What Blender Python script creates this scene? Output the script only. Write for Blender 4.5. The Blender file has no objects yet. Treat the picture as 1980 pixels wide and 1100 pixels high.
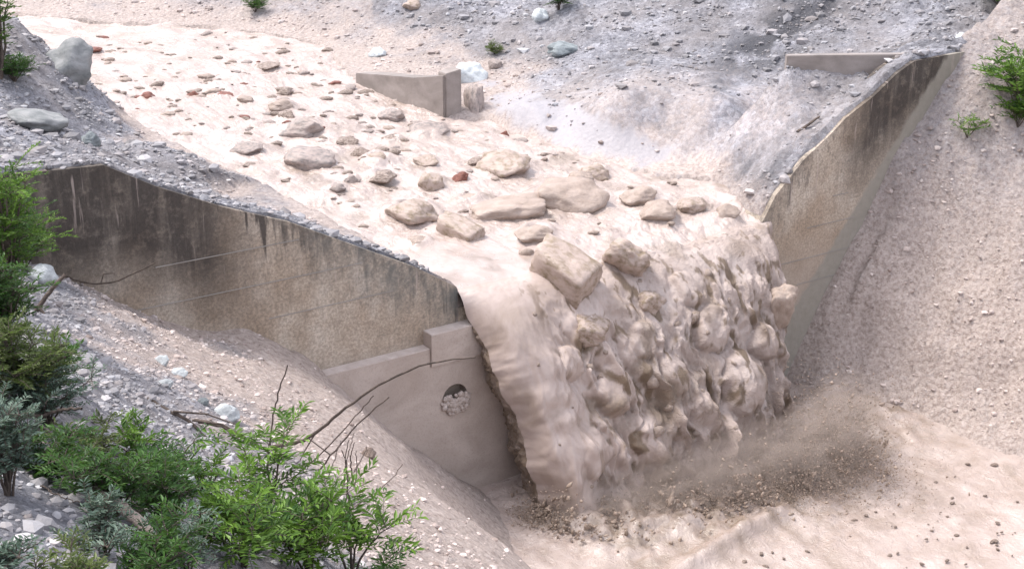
import bpy, math
import numpy as np
from mathutils import Vector, Matrix

SC = bpy.context.scene
COL = SC.collection
rng = np.random.default_rng(7)

# ------------------------------------------------------------------ camera
F = 2720.0; PITCH = math.radians(20.3); CH = 11.0
cd = bpy.data.cameras.new('camera'); cam = bpy.data.objects.new('camera', cd); COL.objects.link(cam)
cam.location = (0, 0, CH); cam.rotation_euler = (math.pi/2 - PITCH, 0, 0)
cd.sensor_width = 36; cd.lens = 36*F/1980; cd.clip_end = 600; cd.clip_start = .1
SC.camera = cam

# ------------------------------------------------------------------ sky, sun, exposure
SUN_EL, SUN_AZ = math.radians(60), math.radians(-74)      # ahead of the camera, slightly left, behind thin cloud
w = bpy.data.worlds.new('World'); SC.world = w; w.use_nodes = True
nt = w.node_tree; nt.nodes.clear()
sky = nt.nodes.new('ShaderNodeTexSky'); sky.sky_type = 'NISHITA'; sky.sun_disc = False
sky.sun_elevation = SUN_EL; sky.sun_rotation = SUN_AZ
sky.air_density = 1.0; sky.dust_density = 3.5; sky.ozone_density = 1.0
bg = nt.nodes.new('ShaderNodeBackground'); bg.inputs['Strength'].default_value = 0.15
wo = nt.nodes.new('ShaderNodeOutputWorld')
veil = nt.nodes.new('ShaderNodeMix'); veil.data_type = 'RGBA'; veil.inputs[0].default_value = .5     # thin bright cloud over the sky
veil.inputs[7].default_value = (7.3, 7.2, 7.6, 1); nt.links.new(sky.outputs[0], veil.inputs[6]); nt.links.new(veil.outputs[2], bg.inputs[0]); nt.links.new(bg.outputs[0], wo.inputs[0])
sd = bpy.data.lights.new('sun', 'SUN'); sd.energy = 2.0; sd.angle = math.radians(16); sd.color = (1, .965, .92)
sun = bpy.data.objects.new('sun', sd); COL.objects.link(sun)
dv = Vector((math.sin(SUN_AZ)*math.cos(SUN_EL), math.cos(SUN_AZ)*math.cos(SUN_EL), math.sin(SUN_EL)))
sun.rotation_euler = dv.to_track_quat('Z', 'Y').to_euler(); sun.location = (0, 0, 40)
SC.view_settings.view_transform = 'Standard'; SC.view_settings.look = 'None'
SC.view_settings.exposure = 1.05; SC.view_settings.gamma = 1

# ------------------------------------------------------------------ frames: s along the dam, t downstream, z up
Cc = np.array([0, 0, CH])
FW = np.array([0, math.cos(PITCH), -math.sin(PITCH)]); UP = np.array([0, math.sin(PITCH), math.cos(PITCH)]); RT = np.array([1., 0, 0])
def ray(x, y): return FW + RT*(x-990)/F + UP*(550-y)/F
A = math.radians(56)
U = np.array([math.sin(A), math.cos(A), 0]); N = np.array([math.cos(A), -math.sin(A), 0])
P0 = np.array([-1.218, 29.570, 0.0])
RZ = math.radians(34)
def onz(x, y, z, slope=0.0):
    d = ray(x, y)
    k = (z - slope*((Cc-P0) @ N) - CH)/(d[2] + slope*(d @ N))
    p = Cc + k*d - P0
    return float(p @ U), float(p @ N)
def ondam(x, y, t=0.0):
    d = ray(x, y); k = ((P0-Cc) @ N + t)/(d @ N); p = Cc + k*d
    return float((p-P0) @ U), float(p[2])
def world(s, t, z):
    s = np.asarray(s, float); t = np.asarray(t, float); z = np.asarray(z, float)
    return P0 + s[..., None]*U + t[..., None]*N + z[..., None]*np.array([0, 0, 1.])
def project(s, t, z):
    p = world(s, t, z) - Cc; d = p @ FW
    return 990 + F*(p @ RT)/d, 550 - F*(p @ UP)/d, d

# ------------------------------------------------------------------ numpy noise
_perm = np.random.default_rng(3).permutation(256); _perm = np.concatenate([_perm, _perm, _perm])
_g = np.random.default_rng(4).normal(size=(256, 3)); _g /= np.linalg.norm(_g, axis=1)[:, None]
def pn(x, y, z=0.0):
    x = np.asarray(x, float); y = np.asarray(y, float); z = np.asarray(z, float) + 0*x
    xi = np.floor(x).astype(int); yi = np.floor(y).astype(int); zi = np.floor(z).astype(int)
    xf, yf, zf = x-xi, y-yi, z-zi
    f = lambda q: q*q*q*(q*(q*6-15)+10)
    u, v, ww = f(xf), f(yf), f(zf)
    r = 0
    for dx in (0, 1):
        for dy in (0, 1):
            for dz in (0, 1):
                h = _perm[_perm[_perm[(xi+dx) & 255] + ((yi+dy) & 255)] + ((zi+dz) & 255)]
                g = _g[h]
                r = r + (g[..., 0]*(xf-dx)+g[..., 1]*(yf-dy)+g[..., 2]*(zf-dz)) * (u if dx else 1-u)*(v if dy else 1-v)*(ww if dz else 1-ww)
    return r*1.5
def fbm(x, y, z=0.0, o=4, g=.5):
    r = 0; a = 1
    for i in range(o):
        r = r + a*pn(x*2**i+i*17.3, y*2**i-i*9.1, np.asarray(z)*2**i+i*3.7); a *= g
    return r
def billow(x, y, z=0.0, o=4, g=.5):
    r = 0; a = 1
    for i in range(o):
        r = r + a*(np.abs(pn(x*2**i+i*7.3, y*2**i-i*5.1, np.asarray(z)*2**i))*2 - .5); a *= g
    return r
def bil(x, y, z=0.0, o=3, g=.5, e=.06):
    r = 0; a = 1
    for i in range(o):
        r = r + a*(np.sqrt(pn(x*2**i+i*7.3, y*2**i-i*5.1, np.asarray(z)*2**i)**2+e)*2 - .6); a *= g
    return r
def sstep(a, b, x):
    q = np.clip((x-a)/(b-a), 0, 1); return q*q*(3-2*q)

# ------------------------------------------------------------------ materials
MATS = {}
class NT:
    def __init__(s, name):
        m = bpy.data.materials.new(name); m.use_nodes = True; s.m = m; s.t = m.node_tree; s.t.nodes.clear()
        s.o = s.n('ShaderNodeOutputMaterial'); s.b = s.n('ShaderNodeBsdfPrincipled'); s.l(s.b.outputs[0], s.o.inputs[0]); MATS[name] = m
        s.tc = s.n('ShaderNodeTexCoord')
    def n(s, ty, **k):
        q = s.t.nodes.new(ty)
        for a, b in k.items(): setattr(q, a, b)
        return q
    def l(s, a, b): s.t.links.new(a, b)
    def map(s, scale, coord='Object', rot=(0, 0, 0)):
        q = s.n('ShaderNodeMapping'); q.inputs['Scale'].default_value = scale; q.inputs['Rotation'].default_value = rot
        s.l(s.tc.outputs[coord], q.inputs[0]); return q.outputs[0]
    def noise(s, scale, detail=4, rough=.55, vec=None, dist=0):
        q = s.n('ShaderNodeTexNoise'); q.inputs['Scale'].default_value = scale; q.inputs['Detail'].default_value = detail
        q.inputs['Roughness'].default_value = rough; q.inputs['Distortion'].default_value = dist
        s.l(vec if vec is not None else s.tc.outputs['Object'], q.inputs['Vector']); return q.outputs[0]
    def vor(s, scale, vec=None, out='Distance', feature='F1'):
        q = s.n('ShaderNodeTexVoronoi'); q.feature = feature; q.inputs['Scale'].default_value = scale
        s.l(vec if vec is not None else s.tc.outputs['Object'], q.inputs['Vector']); return q.outputs[out]
    def ramp(s, fac, *stops):
        q = s.n('ShaderNodeValToRGB'); e = q.color_ramp.elements
        while len(e) < len(stops): e.new(.5)
        for i, (p, c) in enumerate(stops):
            e[i].position = p; e[i].color = (c, c, c, 1) if np.isscalar(c) else (*c, 1)
        s.l(fac, q.inputs[0]); return q.outputs[0]
    def mix(s, fac, a, b, ty='MIX'):
        q = s.n('ShaderNodeMix', data_type='RGBA', blend_type=ty)
        for i, v in ((0, fac), (6, a), (7, b)):
            if hasattr(v, 'links') or isinstance(v, bpy.types.NodeSocket): s.l(v, q.inputs[i])
            elif i == 0: q.inputs[0].default_value = v
            else: q.inputs[i].default_value = (*v, 1)
        return q.outputs[2]
    def math(s, op, a, b=0.0, c=0.0, clamp=False):
        q = s.n('ShaderNodeMath', operation=op, use_clamp=clamp)
        for i, v in enumerate((a, b, c)):
            if isinstance(v, bpy.types.NodeSocket): s.l(v, q.inputs[i])
            else: q.inputs[i].default_value = v
        return q.outputs[0]
    def bump(s, h, dist, strength=1.0, prev=None):
        q = s.n('ShaderNodeBump'); q.inputs['Distance'].default_value = dist; 
        if isinstance(strength, bpy.types.NodeSocket): s.l(strength, q.inputs['Strength'])
        else: q.inputs['Strength'].default_value = strength
        s.l(h, q.inputs['Height'])
        if prev is not None: s.l(prev, q.inputs['Normal'])
        return q.outputs[0]
    def attr(s, name):
        q = s.n('ShaderNodeAttribute', attribute_name=name); return q.outputs['Fac']
    def set(s, **k):
        for a, v in k.items():
            i = s.b.inputs[a.replace('_', ' ')]
            if isinstance(v, bpy.types.NodeSocket): s.l(v, i)
            elif isinstance(v, tuple) and len(v) == 3: i.default_value = (*v, 1)
            else: i.default_value = v
        return s.m

MUD = (.40, .322, .286)
MUDD = (.30, .225, .18)
def mat_river(name='mud_river', r0=.24, r1=.42, spec=1.0, grit=.6):
    k = NT(name)
    v1 = k.noise(.9, 5, .6, dist=.6)
    c = k.ramp(v1, (.30, (.30, .235, .195)), (.5, MUD), (.72, (.48, .405, .37)))
    dk = k.attr('brown')
    c = k.mix(dk, c, (.155, .11, .072))
    sp = k.noise(9, 4, .7)
    c = k.mix(k.ramp(sp, (.62, 0.0), (.72, .45)), c, MUDD)
    cm = k.math('SUBTRACT', 1.0, k.attr('calm'))
    b = k.bump(k.noise(4, 6, .66, dist=.8), .09, k.math('MULTIPLY', cm, .7))
    b = k.bump(k.noise(28, 4, .6), .012 if grit < 1 else .03, k.math('MULTIPLY', cm, grit), b)
    return k.set(Base_Color=c, Roughness=k.ramp(k.noise(2.2, 4), (.35, r0), (.65, r1)), Normal=b, Specular_IOR_Level=spec)
def mat_ground():
    k = NT('ground')
    mud = k.attr('mud'); tint = k.attr('tint')
    vc = k.vor(7.5, out='Color'); sep = k.n('ShaderNodeSeparateColor'); k.l(vc, sep.inputs[0])
    g = k.ramp(sep.outputs[0], (0, (.10, .10, .12)), (.35, (.19, .19, .215)), (.75, (.29, .29, .32)), (1, (.46, .46, .50)))
    g2 = k.ramp(k.noise(22, 4, .7), (.35, (.125, .122, .14)), (.62, (.33, .325, .35)))
    g = k.mix(.55, g, g2)
    g = k.mix(1.0, g, k.ramp(k.noise(.55, 6, .7, dist=.4), (.34, .55), (.5, .95), (.66, 1.35)), 'MULTIPLY')
    g = k.mix(k.ramp(k.noise(.35, 4), (.42, 0.0), (.62, .5)), g, (.27, .235, .22))
    g = k.mix(k.math('MULTIPLY', tint, 1.0, clamp=True), g, (.075, .075, .085))
    m = k.ramp(k.noise(9, 6, .72), (.34, (.28, .22, .19)), (.50, (.45, .37, .33)), (.67, (.57, .49, .45)))
    ns = k.math('MULTIPLY_ADD', k.noise(6, 5, .7), 1.2, -.6)
    f = k.math('ADD', mud, k.math('MULTIPLY', ns, k.math('MULTIPLY_ADD', k.math('MULTIPLY', mud, k.math('SUBTRACT', 1.0, mud)), 3.0, .25)), clamp=True)
    c = k.mix(f, g, m)
    c = k.mix(k.attr('slurry'), c, (.34, .325, .345))
    hh = k.vor(7.5, feature='SMOOTH_F1')
    fl = k.math('MULTIPLY_ADD', k.math('MAXIMUM', k.attr('slurry'), k.attr('calm')), -.75, 1.0)
    b = k.bump(k.math('MULTIPLY', hh, -1.0), .06, fl)
    b = k.bump(k.noise(3.2, 7, .72, dist=.4), .16, k.math('MULTIPLY', fl, .7), b)
    b = k.bump(k.noise(18, 6, .7), .05, fl, b)
    b = k.bump(k.noise(60, 3, .6), .015, .6, b)
    r = k.math('MULTIPLY_ADD', mud, -.22, .82)
    return k.set(Base_Color=c, Roughness=k.math('MULTIPLY_ADD', k.attr('slurry'), -.3, r), Normal=b, Specular_IOR_Level=.35)
def mat_stone():
    k = NT('stone')
    mud = k.attr('mud'); tint = k.attr('tint')
    g = k.ramp(tint, (0, (.07, .07, .085)), (.4, (.19, .19, .215)), (.75, (.30, .30, .33)), (1, (.50, .51, .54)))
    g = k.mix(k.noise(30, 3), g, (.25, .235, .23))
    m = k.ramp(tint, (0, (.25, .195, .17)), (.5, (.43, .355, .325)), (1, (.58, .50, .46)))
    c = k.mix(mud, g, m)
    return k.set(Base_Color=c, Roughness=.75, Normal=k.bump(k.noise(40, 4), .01, .6))
def mat_rock(name, a, b_, rough=.6, scale=3.0, mudc=None, amt=0.0):
    k = NT(name)
    c = k.ramp(k.noise(scale, 6, .65, dist=.4), (.32, a), (.68, b_))
    if mudc:
        c = k.mix(k.ramp(k.noise(scale*1.7, 5, .6), (.5-amt*.3, 0.0), (.6-amt*.1, 1.0)), c, mudc)
    b = k.bump(k.noise(scale*3, 6, .65), .06, .7)
    b = k.bump(k.noise(scale*14, 4, .6), .012, .6, b)
    return k.set(Base_Color=c, Roughness=rough, Normal=b)
def mat_concrete():
    k = NT('stained_concrete')
    sx = k.n('ShaderNodeSeparateXYZ'); k.l(k.tc.outputs['Object'], sx.inputs[0])
    X, Z = sx.outputs[0], sx.outputs[2]
    base = k.ramp(k.noise(1.1, 6, .65), (.3, (.30, .245, .19)), (.5, (.43, .36, .29)), (.7, (.51, .445, .375)))
    base = k.mix(k.ramp(k.noise(.5, 4), (.45, 0.0), (.62, .5)), base, (.27, .19, .125))
    spk = k.ramp(k.noise(16, 5, .75), (.42, .78), (.6, 1.25))
    base = k.mix(1.0, base, spk, 'MULTIPLY')
    # height under the sloping crest
    crest = k.math('MINIMUM', k.math('ABSOLUTE', k.math('MAXIMUM', k.math('MULTIPLY', X, -.55), k.math('MULTIPLY_ADD', X, .64, -5.8))), 4.0)
    dep = k.math('SUBTRACT', crest, Z)
    st = k.noise(1.0, 5, .7, vec=k.map((3.2, 1, .28)))
    st2 = k.noise(1.0, 5, .65, vec=k.map((.55, 1, .30)))
    lim = k.math('MULTIPLY_ADD', st, 6.0, -2.5)
    dark = k.math('MULTIPLY', k.math('MULTIPLY', k.math('SUBTRACT', lim, dep), 1.8, clamp=True), k.ramp(st2, (.44, 0.0), (.60, 1.0)))
    far = k.math('MULTIPLY_ADD', X, -.7, -3.1, clamp=True)
    far2 = k.math('MULTIPLY', k.math('MULTIPLY_ADD', X, .8, -9.4, clamp=True), k.math('MULTIPLY_ADD', dep, -.55, 1.6, clamp=True))
    dk2 = k.math('MULTIPLY', k.math('MAXIMUM', k.math('MULTIPLY', far, k.math('MULTIPLY_ADD', dep, -.6, 1.9, clamp=True)), far2), k.ramp(st, (.30, .75), (.5, 1.0)))
    dark = k.math('MAXIMUM', k.math('MULTIPLY', dark, .95), k.math('MULTIPLY', dk2, k.ramp(k.noise(3, 5, .7), (.34, .75), (.5, 1.0))))
    c = k.mix(k.math('MULTIPLY', dark, .93), base, (.028, .022, .020))
    # green grey damp band right under the crest close to the spillway
    damp = k.math('MULTIPLY', k.math('MULTIPLY_ADD', dep, -.75, 1.1, clamp=True), k.ramp(k.noise(1.6, 5, .7), (.4, .15), (.6, .85)))
    damp = k.math('MULTIPLY', damp, k.math('MULTIPLY_ADD', k.math('ABSOLUTE', k.math('ADD', X, -3.0)), -.4, 3.1, clamp=True))
    spots = k.ramp(k.noise(6, 5, .75, vec=k.map((1, 1, .6))), (.50, 0.0), (.60, .5))
    c = k.mix(k.math('MULTIPLY', spots, k.math('MULTIPLY_ADD', dep, -.3, .9, clamp=True)), c, (.075, .06, .05))
    c = k.mix(damp, c, (.10, .105, .10))
    # mud film low on the face
    low = k.math('MULTIPLY', k.math('MULTIPLY_ADD', Z, -.55, -.35, clamp=True), .75)
    c = k.mix(low, c, (.34, .28, .235))
    # pale younger concrete along the right bank
    e = k.math('ADD', k.math('SUBTRACT', X, k.math('MULTIPLY', Z, .83)), -12.95)
    e = k.math('ADD', e, k.math('MULTIPLY_ADD', k.noise(2.5, 4), .5, -.25))
    c = k.mix(k.math('MULTIPLY', e, 6.0, clamp=True), c, k.mix(k.noise(5, 5), (.22, .20, .165), (.33, .30, .26)))
    # dribbles of fresh mud
    dr = k.math('MULTIPLY', k.ramp(k.noise(1, 3, .6, vec=k.map((9, 1, .45))), (.63, 0.0), (.68, 1.0)), k.math('MULTIPLY_ADD', dep, -.6, 1.2, clamp=True))
    c = k.mix(k.math('MULTIPLY', dr, .6), c, (.45, .37, .33))
    b = k.bump(k.noise(9, 7, .7), .035, .7)
    b = k.bump(k.noise(45, 4, .6), .012, .8, b)
    return k.set(Base_Color=c, Roughness=.8, Normal=b)
def mat_mudconcrete(name='mud_washed_concrete', a=(.35, .285, .245), b_=(.47, .395, .35)):
    k = NT(name)
    c = k.ramp(k.noise(.8, 5, .6, dist=.6, vec=k.map((1, 1, 1.4))), (.32, a), (.66, b_))
    c = k.mix(k.ramp(k.noise(24, 4, .7), (.3, .35), (.5, 0.0)), c, (.20, .155, .13))
    b = k.bump(k.noise(3, 6, .6, dist=.5), .03, .6)
    return k.set(Base_Color=c, Roughness=k.ramp(k.noise(1.5, 3), (.4, .4), (.6, .65)), Normal=b)
def mat_leaf(name, a, b_, rough=.5, tr=.25):
    k = NT(name)
    t = k.attr('tint')
    c = k.mix(t, a, b_)
    k.t.nodes.remove(k.b)
    d = k.n('ShaderNodeBsdfPrincipled'); k.l(c, d.inputs['Base Color']); d.inputs['Roughness'].default_value = rough; d.inputs['Specular IOR Level'].default_value = .35
    tl = k.n('ShaderNodeBsdfTranslucent'); k.l(k.mix(.5, c, (.16, .28, .03)), tl.inputs[0])
    mx = k.n('ShaderNodeMixShader'); mx.inputs[0].default_value = tr
    k.l(d.outputs[0], mx.inputs[1]); k.l(tl.outputs[0], mx.inputs[2]); k.l(mx.outputs[0], k.o.inputs[0])
    return k.m
mat_river(); mat_river('falling_mud', .38, .62, .5, 1.0); mat_ground(); mat_stone(); mat_concrete(); mat_mudconcrete()
mat_mudconcrete('weathered_concrete', (.17, .145, .13), (.31, .27, .25))
mat_mudconcrete('grey_concrete', (.17, .165, .16), (.25, .24, .235))
mat_mudconcrete('pale_concrete', (.22, .20, .18), (.32, .295, .27))
mat_rock('pale_mud', (.50, .42, .375), (.62, .54, .50), .4, 5.0)
mat_rock('plug', (.36, .29, .25), (.55, .47, .43), .6, 6.0)
mat_rock('mud_rock', (.27, .205, .165), (.42, .335, .285), .42, 2.2)
mat_rock('olive_rock', (.15, .11, .065), (.29, .22, .15), .38, 2.0, (.40, .315, .27), .5)
mat_rock('brown_rock', (.09, .06, .045), (.21, .15, .12), .4, 3.0, (.36, .285, .24), .25)
mat_rock('red_rock', (.12, .035, .02), (.27, .10, .07), .45, 3.0)
mat_rock('grey_rock', (.14, .122, .115), (.28, .24, .22), .45, 2.6, (.36, .29, .26), .4)
mat_rock('cliff_rock', (.13, .14, .14), (.30, .30, .30), .8, 1.6)
mat_rock('blue_rock', (.12, .14, .15), (.28, .31, .32), .7, 3.0)
mat_rock('white_rock', (.42, .45, .46), (.66, .69, .70), .6, 4.0)
mat_rock('bark', (.05, .037, .03), (.14, .105, .085), .8, 9.0)
mat_rock('grey_bark', (.14, .11, .095), (.28, .235, .21), .8, 9.0)
mat_leaf('leaf_bright', (.026, .075, .012), (.15, .27, .035))
mat_leaf('leaf_dark', (.014, .045, .012), (.06, .14, .028))
mat_leaf('leaf_silver', (.04, .07, .05), (.145, .20, .155), tr=.1)
mat_leaf('leaf_olive', (.04, .06, .018), (.13, .165, .05))

# ------------------------------------------------------------------ mesh helpers
def mesh_np(name, V, Fq, mat=None, smooth=True, attrs=None, normals=None):
    me = bpy.data.meshes.new(name)
    V = np.ascontiguousarray(V, np.float32); Fq = np.ascontiguousarray(Fq, np.int32)
    nv, nf, k = len(V), len(Fq), Fq.shape[1]
    me.vertices.add(nv); me.vertices.foreach_set('co', V.ravel())
    me.loops.add(nf*k); me.loops.foreach_set('vertex_index', Fq.ravel())
    me.polygons.add(nf); me.polygons.foreach_set('loop_start', np.arange(nf, dtype=np.int32)*k)
    me.polygons.foreach_set('use_smooth', np.full(nf, smooth))
    me.update(calc_edges=True)
    for a, v in (attrs or {}).items():
        at = me.attributes.new(a, 'FLOAT', 'POINT'); at.data.foreach_set('value', np.ascontiguousarray(v, np.float32))
    if mat: me.materials.append(MATS[mat])
    if normals is not None: me.normals_split_custom_set_from_vertices(normals.tolist())
    me.validate()
    return me
def props(o, label=None, cat=None, group=None, kind=None):
    if label: o['label'] = label
    if cat: o['category'] = cat
    if group: o['group'] = group
    if kind: o['kind'] = kind
    return o
def link(name, me, parent=None):
    o = bpy.data.objects.new(name, me); COL.objects.link(o)
    if parent: o.parent = parent
    return o
def site(o):                                   # put a mesh modelled in (s, -t, z) into the world
    o.location = P0; o.rotation_euler = (0, 0, RZ); return o
def empty(name, loc, rz=0):
    o = link(name, None); o.location = loc; o.rotation_euler = (0, 0, rz); return o
def gridfaces(nr, nc):
    i = np.arange(nr*nc).reshape(nr, nc)
    return np.stack([i[:-1, :-1], i[:-1, 1:], i[1:, 1:], i[1:, :-1]], -1).reshape(-1, 4)
def prism(name, poly, y0, y1, mat, parent=None):    # polygon in (x,z) extruded along local y
    n = len(poly)
    V = [(x, y0, z) for x, z in poly] + [(x, y1, z) for x, z in poly]
    me = bpy.data.meshes.new(name)
    me.from_pydata(V, [], [list(range(n)), list(range(2*n-1, n-1, -1))] + [[i, i+n, (i+1) % n+n, (i+1) % n] for i in range(n)])
    me.materials.append(MATS[mat]); 
    import bmesh
    bm = bmesh.new(); bm.from_mesh(me); bmesh.ops.recalc_face_normals(bm, faces=bm.faces); bm.to_mesh(me); bm.free()
    return link(name, me, parent)
def tube_np(pts, rad, k=7):
    pts = np.asarray(pts, float); m = len(pts)
    T = np.gradient(pts, axis=0); T /= np.linalg.norm(T, axis=1)[:, None]+1e-9
    a = np.cross(T, np.array([.3, .2, .93])); a /= np.linalg.norm(a, axis=1)[:, None]+1e-9; b = np.cross(T, a)
    th = np.arange(k)*2*np.pi/k
    V = pts[:, None] + np.asarray(rad)[:, None, None]*(np.cos(th)[None, :, None]*a[:, None]+np.sin(th)[None, :, None]*b[:, None])
    i = np.arange(m*k).reshape(m, k); j = np.roll(i, -1, 1)
    Fq = np.stack([i[:-1], j[:-1], j[1:], i[1:]], -1).reshape(-1, 4)
    return V.reshape(-1, 3), Fq
def merge(parts):
    Vs, Fs, o = [], [], 0
    for V, Fq in parts: Vs.append(V); Fs.append(Fq+o); o += len(V)
    return np.concatenate(Vs), np.concatenate(Fs)

# icospheres
def ico(sub):
    import bmesh
    bm = bmesh.new(); bmesh.ops.create_icosphere(bm, subdivisions=sub, radius=1)
    V = np.array([v.co for v in bm.verts]); Fq = np.array([[v.index for v in f.verts] for f in bm.faces]); bm.free(); return V, Fq
ICO = {k: ico(k) for k in (1, 2, 3, 4)}
def rockshape(seed, sub=3, facets=9, sharp=.75, noise=.12, box=None):
    r = np.random.default_rng(seed); V, Fq = ICO[sub]
    nrm = r.normal(size=(facets, 3)); nrm /= np.linalg.norm(nrm, axis=1)[:, None]; d = r.uniform(.62, .95, facets)
    if box:
        nrm = np.concatenate([np.vstack([np.eye(3), -np.eye(3)]) + r.normal(size=(6, 3))*.12, nrm]); nrm /= np.linalg.norm(nrm, axis=1)[:, None]
        d = np.concatenate([np.full(6, box), d+.15])
    dots = V @ nrm.T
    rad = np.min(np.where(dots > .05, d[None]/np.maximum(dots, .05), 9), axis=1)
    rad = np.minimum(rad, 1.25); rad = sharp*rad + (1-sharp)*.9
    o = seed*3.1
    rad = rad*(1 + noise*fbm(V[:, 0]*1.4+o, V[:, 1]*1.4, V[:, 2]*1.4, 4))
    return V*rad[:, None], Fq

# ------------------------------------------------------------------ terrain by thin plate spline through surveyed points
def tps(pts, lam=.02):
    P = np.array(pts, float); X = P[:, :2]; y = P[:, 2]; n = len(P)
    d = np.linalg.norm(X[:, None]-X[None], axis=2)
    K = np.where(d > 0, d*d*np.log(d+1e-9), 0) + lam*np.eye(n)*n*.05
    Q = np.c_[np.ones(n), X]
    M = np.block([[K, Q], [Q.T, np.zeros((3, 3))]]); c = np.linalg.solve(M, np.r_[y, 0, 0, 0])
    def f(s, t):
        sh = np.shape(s); S = np.c_[np.ravel(s), np.ravel(t)]; out = np.empty(len(S))
        for i in range(0, len(S), 20000):
            b = S[i:i+20000]; dd = np.linalg.norm(b[:, None]-X[None], axis=2)
            out[i:i+20000] = np.where(dd > 0, dd*dd*np.log(dd+1e-9), 0) @ c[:n] + c[n] + b @ c[n+1:]
        return out.reshape(sh)
    return f

def lin(pts, eps=.8):
    P = np.array(pts, float); X = P[:, :2]; y = P[:, 2]; n = len(P)
    ker = lambda d: -np.sqrt(d*d+eps*eps)
    K = ker(np.linalg.norm(X[:, None]-X[None], axis=2)) + .35*np.eye(n)
    Q = np.c_[np.ones(n)]
    M = np.block([[K, Q], [Q.T, np.zeros((1, 1))]]); c = np.linalg.solve(M, np.r_[y, 0])
    def f(s, t):
        sh = np.shape(s); S = np.c_[np.ravel(s), np.ravel(t)]; out = np.empty(len(S))
        for i in range(0, len(S), 20000):
            b = S[i:i+20000]; out[i:i+20000] = ker(np.linalg.norm(b[:, None]-X[None], axis=2)) @ c[:n] + c[n]
        return out.reshape(sh)
    return f

SL = .06
# downstream side: boundary of the ground on the dam face, seen in the photograph
bL = [ondam(*q) for q in [(0, 480), (130, 540), (250, 600), (340, 626), (420, 645), (460, 630), (530, 668), (620, 715), (690, 790), (800, 860), (900, 930)]]
bR = [ondam(*q) for q in [(1870, 100), (1800, 200), (1740, 290), (1650, 460), (1600, 560), (1560, 640)]]
D = []
for s, z in bL: D += [(s, 0, z), (s, -.8, z)]
for s, z in bR: D += [(s, 0, z), (s, -.8, z)]
for s, z in bL[1:-1:3]:
    for t in (3, 7, 12, 18): D.append((s, t, z - .02*t + .035*t*max(0, -s-4)/5 - .20*min(t, 5)*max(0, min(1, (s+5.5)/3))))
D += [(-14, 0, 4.2), (-20, 0, 5.5), (-13, 6, 4.6), (-13.5, 12, 6.2), (-15.5, 25, 8.3), (-20, 25, 9.5), (-20, 12, 8), (-8, 25, 3.5), (-20, 34, 10), (-8, 34, 3), (-.6, 4, -5.5), (-.9, 7, -5.7),
      (0, 25, -6.4), (6, 25, -6.8), (1.2, 4, -5.6), (1.2, 10, -6), (2.2, 18, -6.4), (3, 1, -6.4), (7, 1, -6.4), (5, 6, -6.6), (8, 14, -7), (10, 1, -6.0)]
for t in (2, 4, 6, 9, 14, 20, 28):
    st_ = 10.5 + .38*t
    D += [(st_-2, t, -6.3), (st_, t, -5.35), (st_+2, t, -3.0), (st_+6.5, t, 3.2), (st_+12, t, 9)]
D += [(22, 0, 6.5), (30, 0, 13)]
downf = tps(D)
def down_z(s, t):
    z = downf(s, t)
    rough = .10 + .16*sstep(9, 13, s)
    z = z + rough*fbm(s*.8, t*.8, 1.3, 4) + .22*fbm(s*.22, t*.22, 7, 2) * sstep(0, 2, t)
    z = z + (.07+.10*sstep(9, 13, s))*np.maximum(0, billow(s*1.9, t*1.9, 3, 4))
    toe = 10.6 + .38*t + .8*pn(t*.5, 0*t, 3)                       # small cut bank along the right toe
    z = z + .35*sstep(.9, 1.5, s-toe)*np.exp(-np.maximum(0, s-toe-1.5)/1.2)*(t > .6)
    return z
# upstream side
edL = [(175, 170), (250, 225), (330, 270), (410, 312), (500, 350), (640, 420), (700, 456), (760, 490), (820, 522)]
edR = [(40, 30), (200, 45), (400, 55), (520, 68), (620, 85), (690, 162), (770, 195), (850, 225), (940, 230), (1020, 262), (1100, 290), (1190, 320), (1270, 340), (1380, 350), (1430, 372)]
EL = [onz(*q, 0, SL) for q in edL]; ER = [onz(*q, 0, SL) for q in edR]
def wz(t): return -SL*np.minimum(t, 0)
G = []
for s, t in EL: G += [(s, t, wz(t)), (s+.8, t, wz(t)-.6), (s-.8, t, wz(t)+.32)]
for s, t in ER: G += [(s, t, wz(t)), (s-.8, t-.2, wz(t)-.6)]
crestL = [(-20, 4.6), (-14, 4.3), (-9.5, 4.1), (-7.68, 4.01), (-6.74, 3.45), (-5.42, 2.81), (-4.0, 2.24), (-2.37, 1.37), (-1.12, .71), (-.05, .02)]
cr = [ondam(*q) for q in [(1474, 430), (1500, 378), (1555, 308), (1600, 266), (1636, 228), (1690, 186), (1735, 142), (1768, 119), (1815, 110), (1870, 100)]]
crestR = [(9.35, -.1)] + cr + [(22, 3.8), (30, 4)]
for s, z in crestL: G += [(s, 0, z+.03), (s, -1.0, z+.12)]
for s, z in crestR: G += [(s, 0, z+.03), (s, -1.0, z+.10)]
for s, t in EL[2:]:
    G += [(s-3, t+.4, wz(t)+.9), (s-6.5, t+1, wz(t)+2.5), (s-12, t, wz(t)+4.6)]
def gp(x, y, z): s, t = onz(x, y, z); G.append((s, t, z))
gp(150, 110, 2.6); gp(90, 95, 3.2); gp(40, 85, 3.6); gp(60, 200, 3.6)
G += [(-6, -24, 3.6), (-9, -24, 4.5), (-12, -16, 5.2), (-20, -20, 6), (-25, -35, 6), (-8, -32, 2.6), (-14, -40, 2.6)]
gp(300, 20, 3.6); gp(500, 25, 4.0); gp(620, 45, 3.9); gp(400, -60, 6.0); gp(100, 12, 2.7); gp(100, -30, 5)
gp(720, 120, 2.6); gp(800, 145, 2.2); gp(860, 150, 2.2); gp(900, 145, 2.2); gp(760, 60, 4.4); gp(800, 0, 6.8); gp(900, 60, 5.0)
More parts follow.
